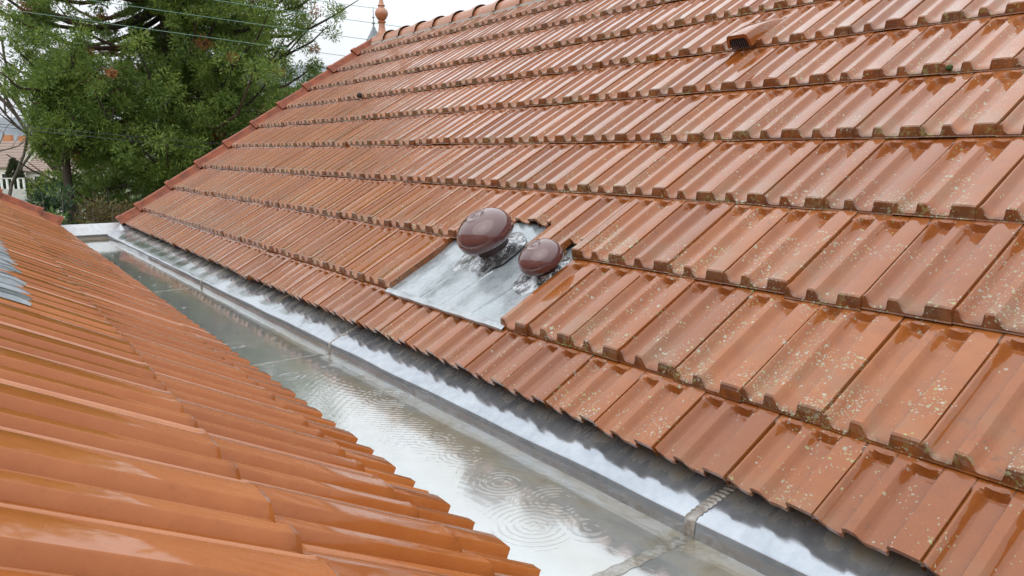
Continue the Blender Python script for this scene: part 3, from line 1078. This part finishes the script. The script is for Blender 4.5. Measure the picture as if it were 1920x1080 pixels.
# silt bank at the outlet
V = []
for a in np.linspace(0.72, 1.14, 30):
    for b in np.linspace(0, 1, 6):
        V.append((a, 8.36 + 0.2 * b, ZF + 0.011 * b + 0.003 * math.sin(a * 50 + b * 4) * math.sin(a * 23)))
link('silt', mesh('silt', V, grid_faces(30, 6, flip=False), simple('silt', (0.20, 0.15, 0.085), 0.8, 60, 0.7, (0.08, 0.06, 0.04), bump=1.0)), gut)
# lower structure that carries the gutter
v, f = box_vf(0.60, 1.40, YNEAR, 8.45, ZF - 0.3, ZF - 0.02)
link('gutter_bed', mesh('gutter_bed', v, f, M_WOOD, smooth=False), gut)

# ------------------------------------------------------------------ water with rain rings
rings = [(1000, 985, 0.115, 0.018, 1.0), (1012, 990, 0.035, 0.011, 0.9), (940, 905, 0.075, 0.016, 1.0), (1045, 940, 0.105, 0.016, 1.1), (868, 853, 0.080, 0.017, 1.0),
         (735, 745, 0.12, 0.020, 1.1), (1165, 925, 0.075, 0.03, 1.0), (1290, 1000, 0.09, 0.03, 0.9), (815, 825, 0.07, 0.02, 0.8), (1105, 990, 0.06, 0.024, 0.7), (925, 988, 0.03, 0.010, 0.7), (440, 648, 0.07, 0.03, 0.9),
         (545, 705, 0.06, 0.025, 0.7), 
         (900, 800, 0.04, 0.014, 0.6), (516, 632, 0.02, 0.012, 0.8), (620, 690, 0.06, 0.02, 0.5)]
srcs = []
for px, py, R_, lam, am in rings:
    p = on_z(px, py, ZW)
    srcs.append((p[0], p[1], R_, lam, am))
for q in range(22):
    srcs.append((rng.uniform(0.72, 1.18), rng.uniform(2.6, 8.3), rng.uniform(0.02, 0.06), rng.uniform(0.014, 0.025), rng.uniform(0.3, 0.7)))


def wave(X, Y):
    Zw = np.zeros_like(X)
    for (cx, cy, R_, lam, am) in srcs:
        r_ = np.hypot(X - cx, Y - cy)
        th = np.arctan2(Y - cy, X - cx)
        env = np.exp(-((r_ - R_ * 0.60) / (R_ * 0.36)) ** 2) * (0.62 + 0.38 * np.sin(2 * th + cx * 90) * np.sin(3 * th + cy * 70))
        Zw += am * 0.00115 * (lam / 0.018) * env * np.cos(2 * math.pi * r_ / lam + cx * 40)
    patch = np.exp(-(((X - 1.10) / 0.16) ** 2 + ((Y - 2.0) / 0.75) ** 2))
    Zw += 0.00026 * patch * (np.sin(210 * X + 60 * np.sin(3 * Y) + 190 * Y * 0.35) + np.sin(150 * X - 170 * Y + 3 * np.sin(20 * X)))
    return Zw


def water_grid(y0, y1, dy, nx):
    ny = int((y1 - y0) / dy) + 1
    yy = np.linspace(y0, y1, ny)
    tt = np.linspace(0, 1, nx)
    Y, T = np.meshgrid(yy, tt, indexing='ij')
    X = 0.54 + T * (XC(Y) - 0.002 - 0.54)
    Z = ZW + wave(X, Y)
    return np.stack([X, Y, Z], -1).reshape(-1, 3), grid_faces(ny, nx, flip=True)


a, fa = water_grid(0.55, 3.6, 0.0036, 200)
b, fb = water_grid(3.6, 8.5, 0.012, 60)
c_, fc = water_grid(YNEAR, 0.55, 0.05, 20)
V = np.concatenate([a, b, c_])
F = np.concatenate([fa, fb + len(a), fc + len(a) + len(b)])
tag(link('water', mesh('water', V, F, M_WATER, sharp=0)), 'rainwater with ring ripples standing in the gutter', kind='structure')
# splash crowns
for q, (px, py, hgt) in enumerate([(220, 500, 0.05), (211, 480, 0.035), (262, 519, 0.02), (290, 535, 0.02), (320, 537, 0.02), (345, 577, 0.02), (847, 764, 0.02), (1210, 768, 0.015), (516, 635, 0.035)]):
    p = on_z(px, py, ZW)
    V, F = lathe_vf([(0.014, 0.0), (0.006, hgt * 0.16), (0.0022, hgt * 0.45), (0.0032, hgt * 0.85), (0.0008, hgt)], 10)
    o = link('rain_splash', mesh('rain_splash', V, F, M_WATER), None, Matrix.Translation(p))
    tag(o, ['tallest raindrop splash, near the far end of the gutter', 'raindrop splash nearest the far end wall of the gutter', 'small splash just this side of the tallest one',
            'splash left of a neighbouring one in the far half of the gutter', 'splash right of a neighbouring one in the far half of the gutter', 'lone small splash between the far splashes and the ring at the left eave',
            'small splash against the side flashing in the middle of the gutter', 'splash below the tiled eave near the lower right', 'upright splash beside the first soldered seam from the far end'][q], 'splash', 'rain splashes in the gutter')

# twigs at the eave
for q, (s, idx, d) in enumerate([(-0.05, -5.2, (-0.10, -0.05, -0.03)), (0.0, -6.9, (-0.05, 0.03, -0.03)), (0.0, -2.9, (-0.03, 0.02, -0.02))]):
    p = r_point(s, idx, 0.015)
    d = np.array(d)
    v, f = tube_vf([p - d * 0.3, p + d * 0.3 + np.array([0, 0, 0.006]), p + d], [0.002, 0.0018, 0.001], 5)
    o = link('twig', mesh('twig', v, f, M_STRAW))
    tag(o, ['longest brown twig hanging over the tiled eave', 'short twig poking from the far part of the eave', 'small twig caught at the eave nearest the zinc panel'][q], 'twig', 'twigs caught under the eave')

# ------------------------------------------------------------------ vegetation
def leaves(name, centers, radii, per, length, width, mat, parent, up=0.3, out=0.8, squash=0.8, seed=0, droop=0.0):
    rg = np.random.default_rng(seed)
    C = np.repeat(centers, per, 0)
    R = np.repeat(radii, per)[:, None]
    n = len(C)
    d = rg.normal(size=(n, 3)); d /= np.linalg.norm(d, axis=1)[:, None]
    rr = rg.uniform(0.15, 1.0, (n, 1)) ** 0.75
    P = C + d * rr * R * np.array([1, 1, squash])
    t = d * out + rg.normal(0, 0.45, (n, 3)) + np.array([0, 0, up])
    t[:, 2] -= droop
    t /= np.linalg.norm(t, axis=1)[:, None]
    s = np.cross(t, rg.normal(size=(n, 3))); s /= np.linalg.norm(s, axis=1)[:, None] + 1e-9
    L = length * rg.uniform(0.6, 1.35, (n, 1))
    Wd = width * rg.uniform(0.7, 1.3, (n, 1))
    V = np.stack([P - t * L * 0.15, P + t * L * 0.4 + s * Wd, P + t * L, P + t * L * 0.4 - s * Wd], 1).reshape(-1, 3)
    F = np.arange(n * 4).reshape(-1, 4)
    return link(name, mesh(name, V, F, mat, smooth=False), parent)


def conifer(name, label, base, height, r_trunk, limbs, mat, seed, crown_r, z_lo, z_hi, per, clump, leaf, dead=0, gap=None, lean=(0, 0), bias=0.0):
    rg = np.random.default_rng(seed)
    root = empty(name, base)
    tag(root, label, 'tree')
    axis = lambda z: np.array([base[0] + lean[0] * (z - base[2]), base[1] + lean[1] * (z - base[2]), z])
    zs = np.linspace(base[2], base[2] + height, 12)
    rads = r_trunk * (1 - (zs - base[2]) / height) ** 0.8 + 0.03
    rads[0] *= 1.5; rads[1] *= 1.08
    v, f = tube_vf([axis(z) for z in zs], rads, 16)
    link('trunk', mesh('trunk', v, f, M_BARK), root)
    C, Rr, DC, DR = [], [], [], []
    for q in range(limbs):
        z0 = z_lo + (z_hi - z_lo) * ((q + rg.uniform(0, 1)) / limbs)
        az = rg.uniform(0, 2 * math.pi) if q % 3 else rg.normal(-YAW + bias, 0.75)
        L = crown_r(z0, az) * rg.uniform(0.75, 1.08)
        p = axis(z0 + 0.6)
        dirn = np.array([math.cos(az), math.sin(az), 0])
        side = np.array([-dirn[1], dirn[0], 0])
        pts = []
        drp = rg.uniform(0.12, 0.32)
        sw = rg.normal(0, 0.10)
        for t_ in np.linspace(0, 1, 9):
            zz = -drp * L * math.sin(t_ * math.pi * 0.75) + 0.22 * L * t_ ** 3
            pts.append(p + dirn * L * t_ + side * L * sw * t_ * t_ + np.array([0, 0, zz]) + rg.normal(0, 0.05, 3) * t_)
        r0 = 0.030 + 0.010 * L
        v, f = tube_vf(pts, [r0 * (1 - t_) ** 0.8 + 0.012 for t_ in np.linspace(0, 1, 9)], 7, cap=False)
        link('limb', mesh('limb', v, f, M_BARKR if rg.random() < 0.4 else M_BARK), root)
        ncl = int(6 + L * 2.2)
        for _ in range(ncl):
            t_ = rg.uniform(0.14, 1.03)
            k = min(int(t_ * 8), 7)
            c = pts[k] + (pts[k + 1] - pts[k]) * (t_ * 8 - k) + side * rg.normal(0, 0.42) + np.array([0, 0, rg.normal(0.05, 0.28)])
            r_ = clump * rg.uniform(0.6, 1.35)
            if gap is not None and gap(c): continue
            if dead and rg.random() < dead:
                DC.append(c); DR.append(r_ * 0.55)
            else:
                C.append(c); Rr.append(r_)
    # hanging secondary twigs tie the clumps to their limbs
    C, Rr = np.array(C), np.array(Rr)
    low = C[:, 2] < 6.0                      # the part above the picture is kept looser
    keep = low | (rg.random(len(C)) < 0.4)
    C, Rr = C[keep], Rr[keep]
    crown = leaves('crown', C, Rr, per, leaf[0], leaf[1], mat, root, up=0.0, out=1.0, squash=0.9, seed=seed + 1, droop=0.0)
    if DC: leaves('dead_foliage', np.array(DC), np.array(DR), per // 2, leaf[0] * 1.1, leaf[1] * 0.9, M_DEAD, root, up=-0.5, seed=seed + 2)
    return root


tb = at(338, 284, 24)
tb[2] = GROUND


def seq_r(z, az):
    h = z - GROUND
    base_ = 5.35 if h > 4 else 3.8 + 0.38 * h
    base_ -= 0.55 * max(0.0, -math.cos(az + YAW))
    return max(1.2, base_ - max(0, h - 9) * 0.33)


def seq_gap(c):
    x, y, z = project(c)
    if y > 0 and 95 < x < 255 and y < 105 and ((int(x * 7 + y * 3)) % 10) < 7: return True
    if x < 64 and 185 < y: return True
    return False


conifer('sequoia_tree', 'large dark green conifer with thick trunk and brown dead tufts behind the gutter', tb, 24, 0.40, 195, M_SEQ, 3, seq_r,
        GROUND + 2.2, GROUND + 16, 215, 0.31, (0.10, 0.0155), dead=0.045, gap=seq_gap)
cb = at(122, 284, 20)
cb[2] = GROUND
conifer('conifer_tree', 'smaller darker conifer with slim bare trunk at the left of the large one', cb, 6.6, 0.15, 30, M_SEQ2, 17,
        lambda z, az: 1.9 if math.cos(az + YAW) > -0.2 else 0.75, GROUND + 4.0, GROUND + 6.3, 190, 0.30, (0.105, 0.013), dead=0.02, gap=lambda c: project(c)[1] > 345 or project(c)[0] < 58)


def bare_tree(name, label, base, height, seed, spread, levels=5, r0=0.14):
    rg = np.random.default_rng(seed)
    root = empty(name, base)
    tag(root, label, 'tree')
    segs = []

    def grow(p, d, L, r_, lev):
        pts = [p]
        for _ in range(4):
            d = d + rg.normal(0, 0.13, 3) + np.array([0, 0, 0.04])
            d = d / np.linalg.norm(d)
            pts.append(pts[-1] + d * L / 4)
        segs.append(tube_vf(pts, list(np.linspace(r_, r_ * 0.62, 5)), 6 if lev < 2 else 4, cap=False) + (lev,))
        if lev >= levels: return
        for _ in range(3 if lev < 3 else 2):
            j = rg.integers(2, 5)
            dd = d + rg.normal(0, spread, 3)
            dd = dd / np.linalg.norm(dd)
            grow(pts[j], dd, L * rg.uniform(0.55, 0.8), r_ * 0.55, lev + 1)

    grow(np.array(base, float), np.array([0, 0, 1.0]), height * 0.42, r0, 0)
    trunk = [s for s in segs if s[2] == 0][0]
    link('trunk', mesh('trunk', trunk[0], trunk[1], M_TWIG), root)
    V, F = join_vf([(s[0], s[1]) for s in segs if s[2] > 0])
    tag(link('branches', mesh('branches', V, F, M_TWIG), root), kind='stuff')


bb = at(170, 284, 29); bb[2] = GROUND
bare_tree('bare_tree', 'leafless tree whose pale branches show through the top of the conifer', bb, 13, 8, 0.55, 5, 0.17)
bb = at(-30, 284, 26); bb[2] = GROUND
bare_tree('bare_tree', 'leafless tree at the far left edge with twigs against the sky', bb, 8.6, 21, 0.6, 5, 0.10)


def shrub(name, label, px, py_top, px_w, depth, mat, per, leaf, seed, cat='shrub', nclump=40, zb=None):
    c0 = at(px, py_top, depth)
    rx_ = px_w / 2 * depth / FPX
    zt = c0[2]
    zb_ = GROUND if zb is None else zb
    root = empty(name, (c0[0], c0[1], GROUND))
    tag(root, label, cat)
    rg = np.random.default_rng(seed)
    C, R = [], []
    for _ in range(nclump):
        a, r_ = rg.uniform(0, 6.28), rx_ * math.sqrt(rg.uniform(0, 1))
        dome = 1 - 0.45 * (r_ / rx_) ** 2
        z = zb_ + (zt - zb_) * dome * rg.uniform(0.35, 1.0) ** 0.5
        C.append((c0[0] + r_ * math.cos(a), c0[1] + r_ * math.sin(a), z - 0.12))
        R.append(rg.uniform(0.22, 0.42))
    leaves('foliage', np.array(C), np.array(R), per, leaf[0], leaf[1], mat, root, up=0.3, seed=seed)
    for q in range(6):
        a = q * 1.05
        v, f = tube_vf([(c0[0] + 0.1 * math.cos(a), c0[1] + 0.1 * math.sin(a), GROUND), (c0[0] + rx_ * 0.4 * math.cos(a), c0[1] + rx_ * 0.4 * math.sin(a), (GROUND + zt) / 2),
                        (c0[0] + rx_ * 0.7 * math.cos(a), c0[1] + rx_ * 0.7 * math.sin(a), zt - 0.25)], [0.03, 0.022, 0.008], 5)
        link('stem', mesh('stem', v, f, M_TWIG), root)


shrub('laurel_shrub', 'dark glossy green laurel shrub left of the slim trunk', 92, 338, 95, 17.5, M_LAUREL, 130, (0.12, 0.030), 31, nclump=70)
shrub('leafy_shrub', 'low bright green shrub just behind the orange verge', 95, 388, 70, 14.5, M_BUSH, 120, (0.10, 0.024), 32, nclump=45)
shrub('hedge_shrub', 'tan and yellow-leaved shrub left of the pair behind the gutter end', 185, 366, 95, 15.5, M_HEDGE, 150, (0.09, 0.016), 33, nclump=60)
shrub('hedge_shrub', 'tan and yellow-leaved shrub right of the pair, next to the roof verge', 245, 360, 90, 16.5, M_HEDGE, 150, (0.09, 0.016), 34, nclump=60)
shrub('garden_shrub', 'yellow-green shrub beneath the large conifer', 215, 330, 110, 21, M_BUSH, 110, (0.11, 0.022), 35, nclump=50)
shrub('garden_shrub', 'green shrub beside the large trunk above the verge', 300, 300, 120, 22, M_SEQ2, 110, (0.13, 0.024), 36, nclump=60)

# ------------------------------------------------------------------ far houses
def far_house(label, px, depth, wdt, dep, eave, ridge, wall, roofm, yaw=0.0, chim=(), wins=(), name='far_house'):
    c = at(px, 284, depth)
    root = empty(name, (c[0], c[1], GROUND))
    tag(root, label, 'house')
    M = Matrix.Translation((c[0], c[1], GROUND)) @ Matrix.Rotation(-YAW + yaw, 4, 'Z')
    hw, hd = wdt / 2, dep / 2
    V = [(-hw, -hd, 0), (hw, -hd, 0), (hw, hd, 0), (-hw, hd, 0), (-hw, -hd, eave), (hw, -hd, eave), (hw, hd, eave), (-hw, hd, eave), (-hw, 0, ridge - 0.1), (hw, 0, ridge - 0.1)]
    F = [(0, 1, 5, 4), (2, 3, 7, 6), (1, 2, 6, 9, 5), (3, 0, 4, 8, 7)]
    link('wall', mesh('wall', V, F, wall, smooth=False), root, M)
    o_ = 0.3
    V = []
    for dz in (0, 0.12):
        V += [(-hw - o_, -hd - o_, eave - 0.1 + dz), (hw + o_, -hd - o_, eave - 0.1 + dz), (hw + o_, 0, ridge + dz), (-hw - o_, 0, ridge + dz), (hw + o_, hd + o_, eave - 0.1 + dz), (-hw - o_, hd + o_, eave - 0.1 + dz)]
    F = [(6, 7, 8, 9), (9, 8, 10, 11), (0, 3, 2, 1), (3, 5, 4, 2), (0, 1, 7, 6), (5, 11, 10, 4), (1, 2, 8, 7), (2, 4, 10, 8), (0, 6, 9, 3), (3, 9, 11, 5)]
    rf = link('roof', mesh('roof', V, F, roofm, smooth=False), root, M)
    nrow = 9                                     # courses of the visible slope
    for k in range(nrow):
        t0, t1 = k / nrow, (k + 1) / nrow
        y0, y1 = -hd - o_ + (hd + o_) * t0, -hd - o_ + (hd + o_) * t1
        z0, z1 = eave + 0.02 + (ridge - eave + 0.1) * t0, eave + 0.02 + (ridge - eave + 0.1) * t1
        v = [(-hw - o_, y0, z0 + 0.06), (hw + o_, y0, z0 + 0.06), (hw + o_, y1, z1 + 0.01), (-hw - o_, y1, z1 + 0.01), (-hw - o_, y0, z0), (hw + o_, y0, z0)]
        link('tile_course', mesh('tile_course', v, [(0, 1, 2, 3), (4, 5, 1, 0)], roofm, smooth=False), rf, M)
    for (x, y, h, w_) in chim:
        v, f = box_vf(x - w_, x + w_, y - 0.3, y + 0.3, eave, h)
        ch = link('chimney', mesh('chimney', v, f, M_BRICK, smooth=False), rf, M)
        v, f = box_vf(x - w_ - 0.06, x + w_ + 0.06, y - 0.36, y + 0.36, h, h + 0.12)
    for (x, z0, ww, hh) in wins:
        v, f = box_vf(x - ww / 2 - 0.08, x + ww / 2 + 0.08, -hd - 0.05, -hd + 0.02, z0 - 0.08, z0 + hh + 0.08)
        wo = link('window', mesh('window', v, f, M_WHITE, smooth=False), root, M)
        v, f = box_vf(x - ww / 2, x + ww / 2, -hd - 0.07, -hd - 0.03, z0, z0 + hh)
        link('pane', mesh('pane', v, f, M_GLASS, smooth=False), wo, M)
    return M


far_house('low cream house with brown tiled roof and chimneys at the far left', -35, 88, 11.5, 8, 2.9, 5.6, M_CREAM, M_ROOFBR, 0.0,
          chim=((2.9, 0.4, 6.4, 0.45), (4.7, 0.2, 6.3, 0.35), (1.2, 0.6, 6.5, 0.4)), wins=((3.0, 0.9, 1.1, 1.3), (5.2, 0.9, 1.1, 1.3), (0.5, 0.9, 1.1, 1.3)))
far_house('white house glimpsed behind the trunk of the slim conifer', 120, 82, 4.8, 6, 2.6, 4.3, M_CREAM, M_ROOFBR, 0.0,
          wins=((-1.0, 0.9, 1.0, 1.2), (1.2, 1.0, 0.9, 1.1)))
far_house('white house with blue slate roof glimpsed through the large conifer', 520, 46, 9.5, 7, 7.2, 9.4, M_WHITE, M_SLATE, 0.15,
          wins=((-3.0, 4.6, 1.0, 1.6), (-0.8, 4.6, 1.0, 1.6), (1.6, 4.6, 1.0, 1.6), (-3.0, 1.2, 1.0, 1.6), (1.6, 1.2, 1.0, 1.6)))
c = at(470, 284, 42)
# slate turret
c = at(702, 100, 58)
tur = empty('slate_turret', (c[0], c[1], GROUND))
tag(tur, 'pointed blue-grey slate turret beside the verge, in front of white sky', 'turret')
zt0, zt1 = at(702, 112, 58)[2], at(704, 52, 58)[2]
hw = 1.05
v, f = box_vf(-0.85, 0.85, -0.85, 0.85, 0.0, zt0 - GROUND)
MT = Matrix.Translation((c[0], c[1], GROUND)) @ Matrix.Rotation(-YAW + 0.55, 4, 'Z')
link('wall', mesh('wall', v, f, M_CREAM, smooth=False), tur, MT)
H = zt1 - zt0
V, F = [], []
nlev = 9
for k in range(nlev + 1):
    t_ = k / nlev
    r0_ = hw * (1 - t_) ** 1.12 + 0.05
    for dz, dr in ((0, 0.03), (0.0, 0.0)):
        for sx, sy in ((-1, -1), (1, -1), (1, 1), (-1, 1)):
            V.append((sx * (r0_ + dr), sy * (r0_ + dr), zt0 - GROUND + H * t_ + dz))
for k in range(2 * nlev + 1):
    for q in range(4):
        F.append((k * 4 + q, k * 4 + (q + 1) % 4, (k + 1) * 4 + (q + 1) % 4, (k + 1) * 4 + q))
link('spire', mesh('spire', V, F, M_SLATE, smooth=False), tur, MT)
zz = zt1 - GROUND
v, f = lathe_vf([(0.07, zz - 0.1), (0.05, zz + 0.2), (0.16, zz + 0.28), (0.05, zz + 0.36), (0.03, zz + 0.6), (0.11, zz + 0.68), (0.03, zz + 0.76), (0.02, zz + 1.4)], 10)
link('finial', mesh('finial', v, f, M_SLATE), tur, MT)

# fence with posts, hedge, topiary
p0 = at(-20, 284, 70)
fence = empty('garden_fence', (p0[0], p0[1], GROUND))
tag(fence, 'low concrete wall with pale fence posts along the far street', 'fence')
MF = Matrix.Translation((p0[0], p0[1], GROUND)) @ Matrix.Rotation(-YAW, 4, 'Z')
xe = (40 - -20) * 70 / FPX
v, f = box_vf(-4, xe, -0.1, 0.1, 0.55, 1.25)
link('base_wall', mesh('base_wall', v, f, M_CONC, smooth=False), fence, MF)
v, f = box_vf(-4, xe, -0.12, 0.12, 0.0, 0.55)
link('plinth', mesh('plinth', v, f, M_CONC, smooth=False), fence, MF)
for q in range(8):
    x = xe - 0.08 - q * 0.50
    v, f = box_vf(x - 0.06, x + 0.06, -0.08, 0.08, 1.252, 2.15)
    link('post', mesh('post', v, f, M_WHITE, smooth=False), fence, MF)
v, f = box_vf(-4, xe, -0.05, 0.05, 2.151, 2.25)
link('rail', mesh('rail', v, f, M_CONC, smooth=False), fence, MF)


def clipped(name, label, px, top, depth, r_, z1, mat, seed, cone=True, length=None):
    c = at(px, 284, depth)
    root = empty(name, (c[0], c[1], GROUND))
    tag(root, label, 'topiary' if cone else 'hedge')
    rg = np.random.default_rng(seed)
    C, R = [], []
    for _ in range(160 if cone else 220):
        t_ = rg.uniform(0, 1)
        if cone:
            rr = r_ * (1 - t_ ** 2.2) + 0.05
            a = rg.uniform(0, 6.28)
            C.append((c[0] + rr * math.cos(a), c[1] + rr * math.sin(a), GROUND + 0.1 + z1 * t_))
        else:
            x = rg.uniform(-length / 2, length / 2)
            C.append((c[0] + RT[0] * x, c[1] + RT[1] * x + rg.uniform(-0.3, 0.3), GROUND + z1 * t_))
        R.append(0.22)
    leaves('foliage', np.array(C), np.array(R), 60, 0.14, 0.04, mat, root, seed=seed)
    v, f = tube_vf([(c[0], c[1], GROUND), (c[0], c[1], GROUND + z1 * 0.8)], [0.08, 0.03], 6)
    link('trunk', mesh('trunk', v, f, M_BARK), root)


clipped('topiary_bush', 'rounded cone of clipped dark yew before the cream house', 23, 0, 78, 0.85, 3.7, M_TOPIARY, 51)
clipped('clipped_hedge', 'dark clipped hedge behind the pale fence posts', 20, 0, 74, 0.5, 1.95, M_TOPIARY, 52, False, 8.0)

# ------------------------------------------------------------------ overhead wires
def wire(name, label, pa, pb, da, db, r_, mat, sag, group):
    A, B = at(*pa, da), at(*pb, db)
    d = (B - A)
    A2, B2 = A - d * 0.6, B + d * 0.45
    pts = []
    for t_ in np.linspace(0, 1, 24):
        p = A2 + (B2 - A2) * t_
        p[2] -= sag * 4 * t_ * (1 - t_) - sag * 0.9
        pts.append(p)
    v, f = tube_vf(pts, [r_] * 24, 5)
    tag(link(name, mesh(name, v, f, mat)), label, 'wire', group)


gw = 'green wires across the conifer'
wire('overhead_wire', 'lowest of the thin green wires crossing the large conifer', (15, 18), (644, 105), 15, 19, 0.0062, M_WIRE, 0.02, gw)
wire('overhead_wire', 'second green wire from below crossing the large conifer', (193, 4), (685, 74), 15, 19, 0.0062, M_WIRE, 0.02, gw)
wire('overhead_wire', 'third green wire from below, in the top of the conifer', (400, 0), (681, 41), 15, 19, 0.0062, M_WIRE, 0.02, gw)
wire('overhead_wire', 'topmost short green wire at the upper right of the conifer', (589, 0), (681, 13), 15, 19, 0.0062, M_WIRE, 0.02, gw)
cw = 'grey cables at the left'
wire('overhead_cable', 'upper grey cable running level past the left side of the conifer', (0, 233), (340, 264), 17, 20, 0.0065, M_CABLE, 0.03, cw)
wire('overhead_cable', 'lower grey cable running level past the left side of the conifer', (0, 238), (340, 274), 17, 20, 0.0065, M_CABLE, 0.03, cw)
